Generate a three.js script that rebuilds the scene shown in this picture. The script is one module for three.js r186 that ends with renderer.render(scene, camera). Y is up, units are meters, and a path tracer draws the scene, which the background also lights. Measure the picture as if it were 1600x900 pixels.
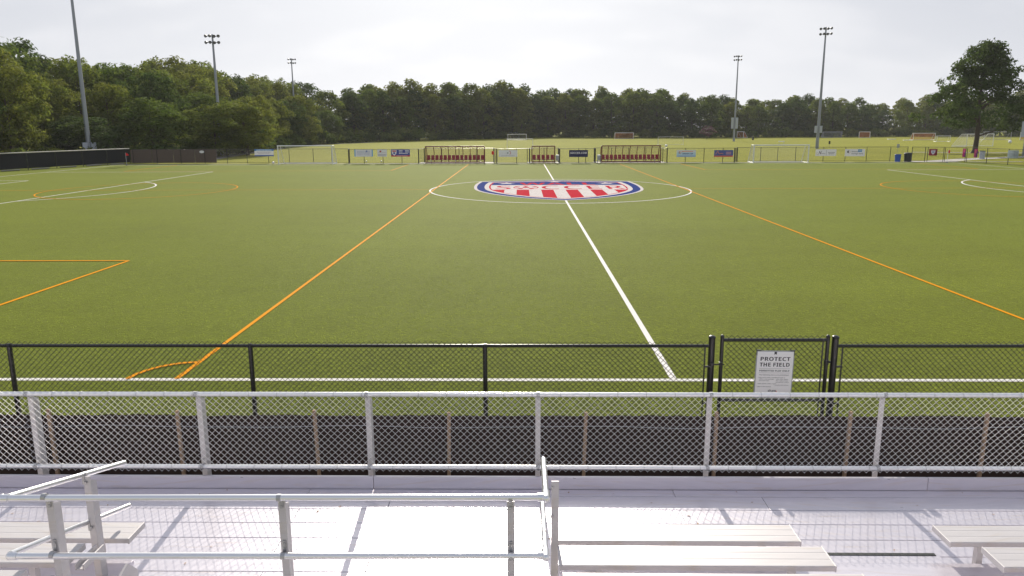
import * as THREE from 'three';
import { mergeGeometries, toCreasedNormals } from 'three/addons/utils/BufferGeometryUtils.js';
import { RoundedBoxGeometry } from 'three/addons/geometries/RoundedBoxGeometry.js';
import { ImprovedNoise } from 'three/addons/math/ImprovedNoise.js';

// ---------------------------------------------------------------- camera, sky, sun, exposure
const D2R = Math.PI / 180;
const scene = new THREE.Scene();
const camera = new THREE.PerspectiveCamera(50.75, 1600 / 900, 0.1, 3000);
camera.setViewOffset(1600, 1011.8, 0, 111.8, 1600, 900);       // lens shifted: the frame is an off-centre crop
camera.rotation.order = 'YXZ';
camera.position.set(-2.713, 4.448, 48.811);
camera.rotation.set(-10.479 * D2R, 0.774 * D2R, -0.22 * D2R);
scene.add(camera);

const renderer = new THREE.WebGLRenderer({ antialias: true });
renderer.toneMapping = THREE.LinearToneMapping;
renderer.toneMappingExposure = 1.4;
renderer.shadowMap.enabled = true;

const SUN_EL = 28.5 * D2R, SUN_AZ = 3.4 * D2R;                    // azimuth: to the left of straight across the pitch
const sunDir = new THREE.Vector3(-Math.sin(SUN_AZ) * Math.cos(SUN_EL), Math.sin(SUN_EL), -Math.cos(SUN_AZ) * Math.cos(SUN_EL));
const sun = new THREE.DirectionalLight(new THREE.Color(1.0, 0.93, 0.80), 5.0);
sun.position.copy(sunDir).multiplyScalar(150);
sun.castShadow = true; sun.shadow.radius = 1.0;
sun.shadow.mapSize.set(4096, 4096);
Object.assign(sun.shadow.camera, { left: -120, right: 120, top: 120, bottom: -120, near: 1, far: 500 });
scene.add(sun, sun.target);

function fbmMaker(seed) {
  const n = new ImprovedNoise();
  return (x, y, oct = 4) => { let s = 0, a = 0.5, f = 1; for (let i = 0; i < oct; i++) { s += a * n.noise(x * f + seed * 7.31, y * f - seed * 3.7, seed * 1.93 + i * 5.1); a *= 0.5; f *= 2.03; } return s; };
}
{ // hazy summer sky: pale, brighter towards the sun, thin streaky cloud
  const W = 1024, H = 512, data = new Float32Array(W * H * 4), nz = fbmMaker(3);
  const d = new THREE.Vector3();
  for (let j = 0; j < H; j++) for (let i = 0; i < W; i++) {
    const ph = ((i + 0.5) / W - 0.5) * 2 * Math.PI, el = ((j + 0.5) / H - 0.5) * Math.PI;
    d.set(Math.cos(el) * Math.cos(ph), Math.sin(el), Math.cos(el) * Math.sin(ph));
    const ang = Math.acos(Math.min(1, Math.max(-1, d.dot(sunDir)))) / D2R;
    const up = Math.max(0, d.y);
    const haze = Math.exp(-up * 5);
    const glow = 0.40 * Math.exp(-Math.pow(ang / 31, 2)) + 0.6 * Math.exp(-Math.pow(ang / 11, 2));
    const q = 0.9 / (0.06 + up + 0.25);
    const st = nz(d.x * q * 2.2 + 4, d.z * q * 6.0, 5);
    const cl = THREE.MathUtils.smoothstep(st, -0.12, 0.32);
    let r = 0.26 + 0.32 * haze, g = 0.29 + 0.30 * haze, b = 0.36 + 0.26 * haze;
    const k = 0.26 * cl;
    r += (0.64 - r) * k; g += (0.64 - g) * k; b += (0.66 - b) * k;
    r += glow * 1.02; g += glow * 0.97; b += glow * 0.86;
    const o = (j * W + i) * 4; data[o] = r; data[o + 1] = g; data[o + 2] = b; data[o + 3] = 1;
  }
  const t = new THREE.DataTexture(data, W, H, THREE.RGBAFormat, THREE.FloatType);
  t.mapping = THREE.EquirectangularReflectionMapping; t.magFilter = t.minFilter = THREE.LinearFilter; t.wrapS = THREE.RepeatWrapping; t.needsUpdate = true;
  scene.background = t; scene.environment = t;
}

// ---------------------------------------------------------------- helpers
let _s = 12345;
const rnd = () => { _s |= 0; _s = (_s + 0x6d2b79f5) | 0; let t = Math.imul(_s ^ (_s >>> 15), 1 | _s); t = (t + Math.imul(t ^ (t >>> 7), 61 | t)) ^ t; return ((t ^ (t >>> 14)) >>> 0) / 4294967296; };
const rr = (a, b) => a + (b - a) * rnd();
const V3 = (x, y, z) => new THREE.Vector3(x, y, z);
const taken = new Map();
function numbered(n) { const k = taken.get(n) ?? 0; taken.set(n, k + 1); return k ? `${n}_${String(k).padStart(3, '0')}` : n; }
function tag(o, label, category, group) { o.userData.label = label; o.userData.category = category; if (group) o.userData.group = group; return o; }
function thing(name, label, category, pos = [0, 0, 0], turn = 0, group) {
  const o = new THREE.Group(); o.name = numbered(name); o.position.set(...pos); o.rotation.y = turn; scene.add(o);
  return tag(o, label, category, group);
}
function mesh(name, geo, mat, parent) {
  const m = new THREE.Mesh(Array.isArray(geo) ? (geo.length > 1 ? mergeGeometries(geo.map(g => { const n = g.index ? g.toNonIndexed() : g; return n; })) : geo[0]) : geo, mat);
  m.castShadow = m.receiveShadow = true; m.name = parent ? name : numbered(name); (parent ?? scene).add(m); return m;
}
function structure(name, geo, mat) { const m = mesh(name, geo, mat); m.userData.kind = 'structure'; return m; }
function copy(o, pos, turn, label, scale) {
  const c = o.clone(); c.name = numbered(o.name.replace(/_\d{3}$/, '')); scene.add(c);
  if (pos) c.position.set(...pos); if (turn !== undefined) c.rotation.y = turn; if (scale) c.scale.set(...scale); if (label) c.userData.label = label;
  return c;
}
// box with its uv in metres
function box(sx, sy, sz, x = 0, y = 0, z = 0, bev = 0) {
  const g = bev ? new RoundedBoxGeometry(sx, sy, sz, 1, bev) : new THREE.BoxGeometry(sx, sy, sz);
  const p = g.attributes.position, n = g.attributes.normal, uv = g.attributes.uv;
  for (let i = 0; i < p.count; i++) {
    const ax = Math.abs(n.getX(i)), ay = Math.abs(n.getY(i)), az = Math.abs(n.getZ(i));
    if (ay >= ax && ay >= az) uv.setXY(i, p.getX(i), p.getZ(i)); else if (ax >= az) uv.setXY(i, p.getZ(i), p.getY(i)); else uv.setXY(i, p.getX(i), p.getY(i));
  }
  g.translate(x, y, z); return g.index ? g.toNonIndexed() : g;
}
// straight round bar between two points
function rod(a, b, r, n = 10, r2 = r) {
  const A = V3(...a), B = V3(...b), L = A.distanceTo(B);
  const g = new THREE.CylinderGeometry(r2, r, L, n, 1);
  g.applyQuaternion(new THREE.Quaternion().setFromUnitVectors(V3(0, 1, 0), B.clone().sub(A).normalize()));
  g.translate((A.x + B.x) / 2, (A.y + B.y) / 2, (A.z + B.z) / 2); return g.toNonIndexed();
}
function pipe(pts, r, n = 12, seg = 24) { return new THREE.TubeGeometry(new THREE.CatmullRomCurve3(pts.map(p => V3(...p)), false, 'catmullrom', 0.02), seg, r, n, false).toNonIndexed(); }
// many thin wires at once: list of [ax,ay,az,bx,by,bz]
function wires(list, r, n = 4) {
  const pos = new Float32Array(list.length * n * 18), nor = new Float32Array(list.length * n * 18), uv = new Float32Array(list.length * n * 12);
  let o = 0, u = V3(), v = V3(), d = V3();
  const C = [], S = []; for (let k = 0; k <= n; k++) { C.push(Math.cos(k / n * 2 * Math.PI)); S.push(Math.sin(k / n * 2 * Math.PI)); }
  for (const [ax, ay, az, bx, by, bz] of list) {
    d.set(bx - ax, by - ay, bz - az).normalize(); u.set(0, 0, 1); if (Math.abs(d.z) > 0.9) u.set(1, 0, 0); u.cross(d).normalize(); v.crossVectors(d, u);
    const w = (k, e) => { const nx = u.x * C[k] + v.x * S[k], ny = u.y * C[k] + v.y * S[k], nzz = u.z * C[k] + v.z * S[k]; pos[o] = (e ? bx : ax) + nx * r; pos[o + 1] = (e ? by : ay) + ny * r; pos[o + 2] = (e ? bz : az) + nzz * r; nor[o] = nx; nor[o + 1] = ny; nor[o + 2] = nzz; o += 3; };
    for (let k = 0; k < n; k++) { w(k, 0); w(k + 1, 0); w(k + 1, 1); w(k, 0); w(k + 1, 1); w(k, 1); }
  }
  const g = new THREE.BufferGeometry(); g.setAttribute('position', new THREE.BufferAttribute(pos, 3)); g.setAttribute('normal', new THREE.BufferAttribute(nor, 3)); g.setAttribute('uv', new THREE.BufferAttribute(uv, 2)); return g;
}
// chain link as zigzag wires, each one hooked into the next
function chainLink(x0, x1, y0, y1, z, w, h, r, n = 4, skip) {
  const jx = (k, j) => .0016 * Math.sin(k * 12.9 + j * 78.2) + .002 * Math.sin(k * .11 + j * .5), jy = (k, j) => .0014 * Math.sin(k * 37.1 + j * 11.7) + .003 * Math.sin((k + j) * .07);
  const L = [], half = w / 2, rows = Math.round((y1 - y0) / (h / 2)), cols = Math.floor((x1 - x0) / half), hh = (y1 - y0) / rows;
  for (let k = 0; k < cols; k++) {
    const xa = x0 + k * half; if (skip && skip(xa)) continue;
    for (let j = 0; j < rows; j++) {
      const e0 = (j + k) % 2, e1 = (j + 1 + k) % 2, dz = r * 0.9;
      const c0 = k + e0, c1 = k + e1; L.push([xa + half * (e0 ? 1.04 : -0.04) + jx(c0, j), y0 + j * hh + jy(c0, j), z + (e0 ? dz : -dz), xa + half * (e1 ? 1.04 : -0.04) + jx(c1, j + 1), y0 + (j + 1) * hh + jy(c1, j + 1), z + (e1 ? dz : -dz)]);
    }
  }
  return wires(L, r, n);
}
// far chain link between two ground points: two families of diagonal wires
function diagonalLink(a, b, y0, y1, w, r) {
  const L = [], dx = b[0] - a[0], dz = b[1] - a[1], len = Math.hypot(dx, dz), ux = dx / len, uz = dz / len, H = y1 - y0;
  for (let s = -H; s < len; s += w) for (const f of [1, -1]) {
    let s0 = f > 0 ? s : s + H, s1 = f > 0 ? s + H : s, ya = y0, yb = y1;
    const cut = (t, lo) => t;
    const at = (t) => [s0 + (s1 - s0) * t, ya + (yb - ya) * t];
    let t0 = 0, t1 = 1; const q = s1 - s0;
    const tA = (0 - s0) / q, tB = (len - s0) / q; t0 = Math.max(0, Math.min(tA, tB)); t1 = Math.min(1, Math.max(tA, tB)); if (t1 - t0 < 0.02) continue;
    const [p, py] = at(t0), [e, ey] = at(t1);
    L.push([a[0] + ux * p, py, a[1] + uz * p, a[0] + ux * e, ey, a[1] + uz * e]);
  }
  return wires(L, r, 3);
}
function sheet(pts, y) { // flat polygon from [x,z] points, uv in metres
  const s = new THREE.Shape(pts.map(([x, z]) => new THREE.Vector2(x, -z))); const g = new THREE.ShapeGeometry(s); g.rotateX(-Math.PI / 2); g.translate(0, y, 0); return g.toNonIndexed();
}
const strip = (x0, z0, x1, z1, w, y) => { const L = Math.hypot(x1 - x0, z1 - z0), nx = -(z1 - z0) / L * w / 2, nz = (x1 - x0) / L * w / 2; return sheet([[x0 + nx, z0 + nz], [x1 + nx, z1 + nz], [x1 - nx, z1 - nz], [x0 - nx, z0 - nz]], y); };
function arcStrip(cx, cz, r, a0, a1, w, y, seg = 96) { const o = [], i = []; for (let k = 0; k <= seg; k++) { const t = a0 + (a1 - a0) * k / seg; o.push([cx + (r + w / 2) * Math.cos(t), cz + (r + w / 2) * Math.sin(t)]); i.push([cx + (r - w / 2) * Math.cos(t), cz + (r - w / 2) * Math.sin(t)]); }
  const gs = []; for (let k = 0; k < seg; k++) gs.push(sheet([o[k], o[k + 1], i[k + 1], i[k]], y)); return mergeGeometries(gs); }

// ---------------------------------------------------------------- textures
function dataTex(N, fn, { srgb = false, rep = [1, 1] } = {}) {
  const d = new Uint8Array(N * N * 4);
  for (let j = 0; j < N; j++) for (let i = 0; i < N; i++) { const c = fn(i, j), o = (j * N + i) * 4; d[o] = c[0]; d[o + 1] = c[1]; d[o + 2] = c[2]; d[o + 3] = 255; }
  const t = new THREE.DataTexture(d, N, N); t.wrapS = t.wrapT = THREE.RepeatWrapping; t.magFilter = THREE.LinearFilter; t.minFilter = THREE.LinearFilter; t.repeat.set(...rep); if (srgb) t.colorSpace = THREE.SRGBColorSpace; t.needsUpdate = true; return t;
}
// tileable speckle field: random short blades stamped on a torus
function bladeField(N, count, lenMin, lenMax, seed) {
  let s = seed; const R = () => { s = (s * 1664525 + 1013904223) >>> 0; return s / 4294967296; };
  const f = new Float32Array(N * N).fill(0.42);
  for (let k = 0; k < count; k++) {
    const x = R() * N, y = R() * N, a = R() * Math.PI * 2, L = lenMin + R() * (lenMax - lenMin), v = 0.12 + 0.88 * R();
    const cx = Math.cos(a), cy = Math.sin(a);
    for (let t = 0; t < L; t += 0.7) { const i = ((x + cx * t) | 0) & (N - 1), j = ((y + cy * t) | 0) & (N - 1), o = (j & (N - 1)) * N + (i & (N - 1)); f[o] = f[o] * 0.25 + v * 0.75; }
  }
  return f;
}
function canvasTex(w, h, draw) { const c = document.createElement('canvas'); c.width = w; c.height = h; draw(c.getContext('2d'), w, h); const t = new THREE.CanvasTexture(c); t.colorSpace = THREE.SRGBColorSpace; t.anisotropy = 4; return t; }
const lin = (r, g, b) => new THREE.Color().setRGB(r, g, b);

const BL = bladeField(1024, 30000, 8, 26, 77);
const turfMap = dataTex(1024, (i, j) => { const v = BL[j * 1024 + i]; return [58 + 197 * v, 66 + 189 * v, 52 + 176 * v]; }, { srgb: true, rep: [1 / 7, 1 / 7] });
const turfBump = dataTex(1024, (i, j) => { const v = 255 * BL[j * 1024 + i]; return [v, v, v]; }, { rep: [1 / 7, 1 / 7] });
const ribBump = dataTex(256, (i, j) => { const v = 128 + 90 * Math.sin(j / 256 * 2 * Math.PI * 24) + 20 * Math.sin(j * 1.7 + 3 * Math.sin(j * .37)); return [v, v, v]; }, { rep: [1, 4] });
const nzA = fbmMaker(11), nzB = fbmMaker(23);
const torus = (nz, i, j, N, f) => { const a = i / N * 2 * Math.PI, b = j / N * 2 * Math.PI; return nz(Math.cos(a) * f + Math.cos(b) * f * .73 + 2, Math.sin(a) * f + Math.sin(b) * f * 1.31, 4); };
const alMap = dataTex(512, (i, j) => { const s = torus(nzA, i, j, 512, 2.2), q = Math.max(0, torus(nzB, i, j, 512, 3.1) - .12) * 1.6, l = 6 * Math.sin(j * .9) ; const v = 232 + 10 * s + l * .5; return [v - 8 * q, v - 15 * q, v - 28 * q + 3]; }, { srgb: true, rep: [.23, 1.1] });
const alRough = dataTex(512, (i, j) => { const s = torus(nzB, i, j, 512, 4), v = 215 + 40 * s ; return [v, v, v]; }, { rep: [.3, .8] });

scene.fog = new THREE.FogExp2(new THREE.Color(0.97, 0.96, 1.0), 0.0002);
const M = {
  turf: new THREE.MeshPhysicalMaterial({ color: lin(.250, .298, .031), map: turfMap, bumpMap: turfBump, bumpScale: .02, roughness: .8, specularIntensity: .04, sheen: .55, sheenColor: lin(.86, .92, .26), sheenRoughness: .7, vertexColors: true }),
  grass: new THREE.MeshPhysicalMaterial({ color: lin(.57, .565, .09), map: turfMap, bumpMap: turfBump, bumpScale: .015, roughness: .85, specularIntensity: .03, sheen: .45, sheenColor: lin(.95, .88, .25), sheenRoughness: .7, vertexColors: true }),
  white: new THREE.MeshPhysicalMaterial({ specularIntensity: .04, color: lin(.64, .62, .61), bumpMap: turfBump, bumpScale: .01, roughness: .7 }),
  orange: new THREE.MeshPhysicalMaterial({ specularIntensity: .03, color: lin(.62, .25, .008), bumpMap: turfBump, bumpScale: .01, roughness: .7 }),
  deck: new THREE.MeshPhysicalMaterial({ color: lin(.86, .82, .87), map: alMap, metalness: .58, roughness: .36, roughnessMap: alRough, bumpMap: ribBump, bumpScale: .00014 }),
  seat: new THREE.MeshPhysicalMaterial({ color: lin(.68, .65, .64), map: alMap, metalness: .35, roughness: .42, bumpMap: ribBump, bumpScale: .0001 }),
  alu: new THREE.MeshStandardMaterial({ color: lin(.84, .84, .86), metalness: .95, roughness: .30 }),
  aluMatte: new THREE.MeshStandardMaterial({ color: lin(.70, .67, .66), map: alMap, metalness: .25, roughness: .5 }),
  bolt: new THREE.MeshStandardMaterial({ color: lin(.45, .45, .46), metalness: .9, roughness: .45 }),
  wire: new THREE.MeshStandardMaterial({ color: lin(.80, .80, .82), metalness: .6, roughness: .42 }),
  black: new THREE.MeshPhysicalMaterial({ color: lin(.012, .012, .013), roughness: .32, clearcoat: .3 }),
  blackWire: new THREE.MeshStandardMaterial({ color: lin(.014, .014, .014), roughness: .4 }),
  cloth: new THREE.MeshPhysicalMaterial({ color: lin(.052, .036, .032), roughness: .95, specularIntensity: .2 }),
  screen: new THREE.MeshStandardMaterial({ color: lin(.010, .012, .011), roughness: .95 }),
  tan: new THREE.MeshStandardMaterial({ color: lin(.16, .12, .095), roughness: .95 }),
  wood: new THREE.MeshStandardMaterial({ color: lin(.36, .24, .16), roughness: .85 }),
  steel: new THREE.MeshStandardMaterial({ color: lin(.30, .32, .36), metalness: .6, roughness: .5 }),
  boxGrey: new THREE.MeshStandardMaterial({ color: lin(.42, .45, .50), metalness: .3, roughness: .5 }),
  lamp: new THREE.MeshStandardMaterial({ color: lin(.30, .30, .32), metalness: .5, roughness: .5 }),
  paint: new THREE.MeshStandardMaterial({ color: lin(.82, .82, .82), roughness: .4 }),
  greyPaint: new THREE.MeshStandardMaterial({ color: lin(.42, .43, .46), roughness: .5 }),
  netWhite: new THREE.MeshStandardMaterial({ color: lin(.72, .70, .64), roughness: .9 }),
  netOrange: new THREE.MeshStandardMaterial({ color: lin(.45, .16, .06), roughness: .9 }),
  netGrey: new THREE.MeshStandardMaterial({ color: lin(.32, .33, .37), roughness: .9 }),
  maroon: new THREE.MeshPhysicalMaterial({ color: lin(.15, .014, .02), roughness: .35, clearcoat: .3 }),
  redSeat: new THREE.MeshPhysicalMaterial({ color: lin(.30, .010, .022), roughness: .35 }),
  clear: new THREE.MeshPhysicalMaterial({ color: lin(.80, .77, .70), transmission: 1, thickness: 0, roughness: .12, ior: 1.3 }),
  concrete: new THREE.MeshStandardMaterial({ color: lin(.34, .32, .29), roughness: .85, bumpMap: turfBump, bumpScale: .002 }),
  asphalt: new THREE.MeshStandardMaterial({ color: lin(.22, .21, .20), roughness: .9 }),
  dirt: new THREE.MeshStandardMaterial({ color: lin(.09, .07, .05), roughness: .95, map: turfMap }),
  red: new THREE.MeshStandardMaterial({ color: lin(.75, .02, .02), roughness: .6 }),
  blue: new THREE.MeshStandardMaterial({ color: lin(.02, .09, .42), roughness: .5 }),
  dark: new THREE.MeshStandardMaterial({ color: lin(.02, .024, .022), roughness: .5 }),
  bark: new THREE.MeshStandardMaterial({ color: lin(.07, .052, .038), roughness: .95 }),
  leaf: [[.112, .155, .024], [.146, .180, .027], [.072, .108, .022], [.170, .195, .030]].map(c => new THREE.MeshPhysicalMaterial({ color: lin(...c), roughness: .9, specularIntensity: .10, transmission: .48, thickness: 0, vertexColors: true, side: THREE.DoubleSide })),
  redLeaf: new THREE.MeshPhysicalMaterial({ color: lin(.09, .02, .028), roughness: .7, transmission: .35, thickness: 0, vertexColors: true, side: THREE.DoubleSide }),
};

// ---------------------------------------------------------------- ground
function grid(x0, x1, z0, z1, sx, sz, y, tint) {
  const g = new THREE.PlaneGeometry(x1 - x0, z1 - z0, Math.round((x1 - x0) / sx), Math.round((z1 - z0) / sz)); g.rotateX(-Math.PI / 2); g.translate((x0 + x1) / 2, y, (z0 + z1) / 2);
  const p = g.attributes.position, uv = g.attributes.uv, c = new Float32Array(p.count * 3);
  for (let i = 0; i < p.count; i++) { const x = p.getX(i), z = p.getZ(i); uv.setXY(i, x, z); const t = tint(x, z); c[i * 3] = t[0]; c[i * 3 + 1] = t[1]; c[i * 3 + 2] = t[2]; }
  g.setAttribute('color', new THREE.BufferAttribute(c, 3)); return g;
}
const nz1 = fbmMaker(5), nz2 = fbmMaker(9);
// one sheet to the horizon, finer where it is seen
structure('grass_ground', [
  grid(-150, 190, -260, -34.6, 1.7, 1.7, -0.03, (x, z) => { const s = Math.sin((x * .42 + z * .9) * .62) * .05 + nz1(x * .05, z * .05) * .22 + nz2(x * .3, z * .3) * .16; return [.90 + s, .90 + s * .8, .90 + s * .5]; }),
  grid(-900, 900, -1200, -260, 40, 40, -0.03, () => [.7, .75, .7]), grid(-900, -150, -260, 120, 40, 40, -0.03, () => [.7, .75, .7]), grid(190, 900, -260, 120, 40, 40, -0.03, () => [.75, .78, .7]),
  grid(-150, 190, -34.6, 120, 8, 8, -0.03, (x, z) => [.85, .85, .85]),
], M.grass);
const turf = structure('turf', grid(-60.2, 52.2, -34.2, 40.86, .45, .45, 0, (x, z) => {
  const roll = Math.floor((x + 60.3) / 4.57), hsh = Math.sin(roll * 127.1) * 43758.5453, rl = (hsh - Math.floor(hsh) - .5) * .05, seam = Math.abs(((x + 60.3) / 4.57) % 1 - .5) > .47 ? -.03 : 0; const s = rl + seam + nz1(x * .07, z * .30) * .20 + nz2(x * .35, z * 1.1) * .16 + nz2(x * 1.6 + 40, z * 3.4) * .15, w = nz1(x * .03 + 9, z * .05) * .08; return [.98 + s + w, .98 + s, .96 + s * .6 - w];
}), M.turf);
{
  const y = .004, w = .12, ZN = 37.27, ZF = -32.1, XL = -51, XR = 48.2, T = Math.PI * 2, Y2 = .008;
  const put = (name, g, m = M.white) => mesh(name, g, m, turf);
  put('touchline', strip(XL, ZN, XR, ZN, w, y)); put('touchline', strip(XL, ZF, XR, ZF, w, y));
  put('goal_line', strip(XL, ZF, XL, ZN, w, y)); put('goal_line', strip(XR, ZF, XR, ZN, w, y));
  put('halfway_line', [strip(0, ZF, 0, -8.15, w, y), strip(0, 7.62, 0, ZN, w, y)]);
  put('centre_circle', arcStrip(0, 0, 9.15, 0, T, w, Y2));
  for (const s of [-1, 1]) {
    const G = s < 0 ? XL : XR, X = 33.84 * s;
    put('penalty_area_line', [strip(G, -20.15, X, -20.15, w, y), strip(X, -20.15, X, 20.15, w, y), strip(G, 20.15, X, 20.15, w, y)]);
    put('goal_area_line', [strip(G, -9.15, 44.8 * s, -9.15, w, y), strip(44.8 * s, -9.15, 44.8 * s, 9.15, w, y), strip(G, 9.15, 44.8 * s, 9.15, w, y)]);
    const th = Math.acos(5.5 / 9.15), c = 39.34 * s; put('penalty_arc', s < 0 ? arcStrip(c, 0, 9.15, -th, th, w, Y2) : arcStrip(c, 0, 9.15, Math.PI - th, Math.PI + th, w, Y2));
    // orange lines of the small pitches laid across each half
    put('orange_side_line', strip(8.9 * s, ZF, 8.9 * s, ZN - .02, .095, .012), M.orange);
    put('orange_halfway_line', strip(9 * s, .1, s < 0 ? XL : XR, .1, .075, .012), M.orange);
    put('orange_circle', arcStrip(30 * s, 0, 6.4, 0, T, .09, .016), M.orange);
    for (const [z0, z1] of [[26.3, ZN], [-21.1, ZF]]) put('orange_box_line', [strip(16 * s, z0, 16 * s, z1, .11, .012), strip(43.5 * s, z0, 43.5 * s, z1, .11, .012), strip(16 * s, z0, 43.5 * s, z0, .11, .016)], M.orange);
    put('orange_corner_arc', s < 0 ? arcStrip(-8.9, ZN, .88, Math.PI, Math.PI * 1.5, .09, .016, 24) : arcStrip(8.9, ZN, .88, Math.PI * 1.5, Math.PI * 2, .09, .016, 24), M.orange);
  }
  // crest sewn into the centre circle
  const side = [[-6.05, -6.65], [-6.22, -4], [-6.15, -1.2], [-5.85, .9], [-5.2, 2.6], [-4.1, 4.4], [-2.4, 6.2], [0, 7.62]];
  const curve = new THREE.CatmullRomCurve3(side.map(([a, b]) => V3(a, 0, b)));
  const L = curve.getPoints(40).map(p => [p.x, p.z]), outline = [[0, -8.15], ...L, ...L.slice(0, -1).reverse().map(([a, b]) => [-a, b])];
  const g = sheet(outline, .010), p = g.attributes.position, uv = g.attributes.uv;
  for (let i = 0; i < p.count; i++) uv.setXY(i, (p.getX(i) + 6.6) / 13.2, 1 - (p.getZ(i) + 8.6) / 16.6);
  const tex = canvasTex(1320, 1660, (c) => {
    const S = 100, X = x => (x + 6.6) * S, Z = z => (z + 8.6) * S;
    const path = (k) => { c.beginPath(); outline.forEach(([a, b], i) => { const x = X(a * (1 - k / 6.2)), z = Z(-.4 + (b + .4) * (1 - k / 7.8)); i ? c.lineTo(x, z) : c.moveTo(x, z); }); c.closePath(); };
    const WH = '#ece7e6', BLU = '#1d3a8c', RED = '#d00a32';
    c.fillStyle = WH; c.fillRect(0, 0, 1320, 1660);
    path(.22); c.fillStyle = BLU; c.fill(); path(.78); c.fillStyle = WH; c.fill(); path(1.12); c.fillStyle = RED; c.fill(); path(1.24); c.fillStyle = WH; c.fill();
    c.save(); path(1.24); c.clip();
    c.fillStyle = BLU; c.fillRect(0, 0, 1320, Z(-3.35));
    c.fillStyle = RED; for (let k = -3; k < 3; k++) c.fillRect(X(.86 + k * 1.72 - .43), Z(.55), .86 * S, 900);
    c.fillStyle = RED; c.fillRect(0, Z(.38), 1320, 5);
    c.restore();
    const star = (x, z, r) => { c.beginPath(); for (let k = 0; k < 10; k++) { const a = -Math.PI / 2 + k * Math.PI / 5, q = k % 2 ? r * .42 : r; c.lineTo(X(x) + q * Math.cos(a) * S, Z(z) + q * Math.sin(a) * S); } c.closePath(); c.fillStyle = WH; c.fill(); };
    star(-3.85, -4.9, .78); star(3.95, -4.9, .78); star(0, -6.5, .62);
    c.textAlign = 'center'; c.textBaseline = 'alphabetic';
    const word = (t, x, zb, wid, hgt, fill, line, lw) => { c.save(); c.font = 'bold 200px sans-serif'; const m = c.measureText(t).width; c.translate(X(x), Z(zb)); c.scale(wid * S / m, hgt * S / 146); c.fillStyle = fill; c.fillText(t, 0, 0); if (line) { c.lineWidth = lw; c.strokeStyle = line; c.strokeText(t, 0, 0); } c.restore(); };
    word('WALL', .1, -3.5, 5.9, 2.0, '#d00a32');
    word('S', -4.0, .1, 1.45, 2.9, RED, WH, 9);
    word('CCER', 1.75, .1, 6.3, 2.9, RED, WH, 9);
    // the round letter is a ball
    c.save(); c.translate(X(-2.35), Z(-1.35)); c.scale(.92, 1.42); c.beginPath(); c.arc(0, 0, 96, 0, 7); c.fillStyle = WH; c.fill(); c.lineWidth = 9; c.strokeStyle = RED; c.stroke();
    c.fillStyle = RED; const pent = (x, y, r, a0) => { c.beginPath(); for (let k = 0; k < 5; k++) c.lineTo(x + r * Math.cos(a0 + k * 1.2566), y + r * Math.sin(a0 + k * 1.2566)); c.closePath(); c.fill(); };
    pent(0, 0, 32, -1.57); for (let k = 0; k < 5; k++) { const a = -1.57 + k * 1.2566; pent(74 * Math.cos(a), 74 * Math.sin(a), 24, a); c.beginPath(); c.moveTo(30 * Math.cos(a), 30 * Math.sin(a)); c.lineTo(60 * Math.cos(a), 60 * Math.sin(a)); c.lineWidth = 5; c.stroke(); } c.restore();
    for (let k = 0; k < 16000; k++) { c.fillStyle = 'rgba(60,66,44,.22)'; c.fillRect(rnd() * 1320, rnd() * 1660, 2 + rnd() * 5, 2 + rnd() * 5); }
  });
  mesh('centre_crest', g, new THREE.MeshPhysicalMaterial({ color: lin(.62, .60, .60), map: tex, roughness: .9, specularIntensity: .02 }), turf).userData.label = 'red white and blue shield crest reading WALL SOCCER';
}
structure('concrete_strip', box(118, .06, .5, -1.5, -.012, -34.55), M.concrete);
for (const [x0, x1] of [[-15.2, -6], [-1.9, 1.95], [6.3, 14.9]]) structure('concrete_pad', box(x1 - x0, .06, 2.6, (x0 + x1) / 2, -.016, -36.1), M.concrete);
structure('footpath', sheet([[44.6, -35.0], [49, -35.0], [56, -40.5], [70, -48], [95, -58], [95, -60.4], [70, -50.6], [55.4, -43], [47.5, -37.8], [44.6, -37.2]], -.024), M.concrete);
structure('footpath', sheet([[62, -66], [72, -62.5], [84, -60.6], [84, -58.9], [71, -60.4], [61, -64.4]], -.020), M.asphalt);
structure('footpath', sheet([[-48, -48], [-45.5, -48], [-50, -76], [-53.5, -100], [-52, -128], [-44, -150], [-46.5, -151], [-55, -128], [-56.5, -100], [-53, -76]], -.022), M.asphalt);
structure('dirt_strip', box(60, .05, 2.0, -2, -.01, 41.88), M.dirt);

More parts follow.
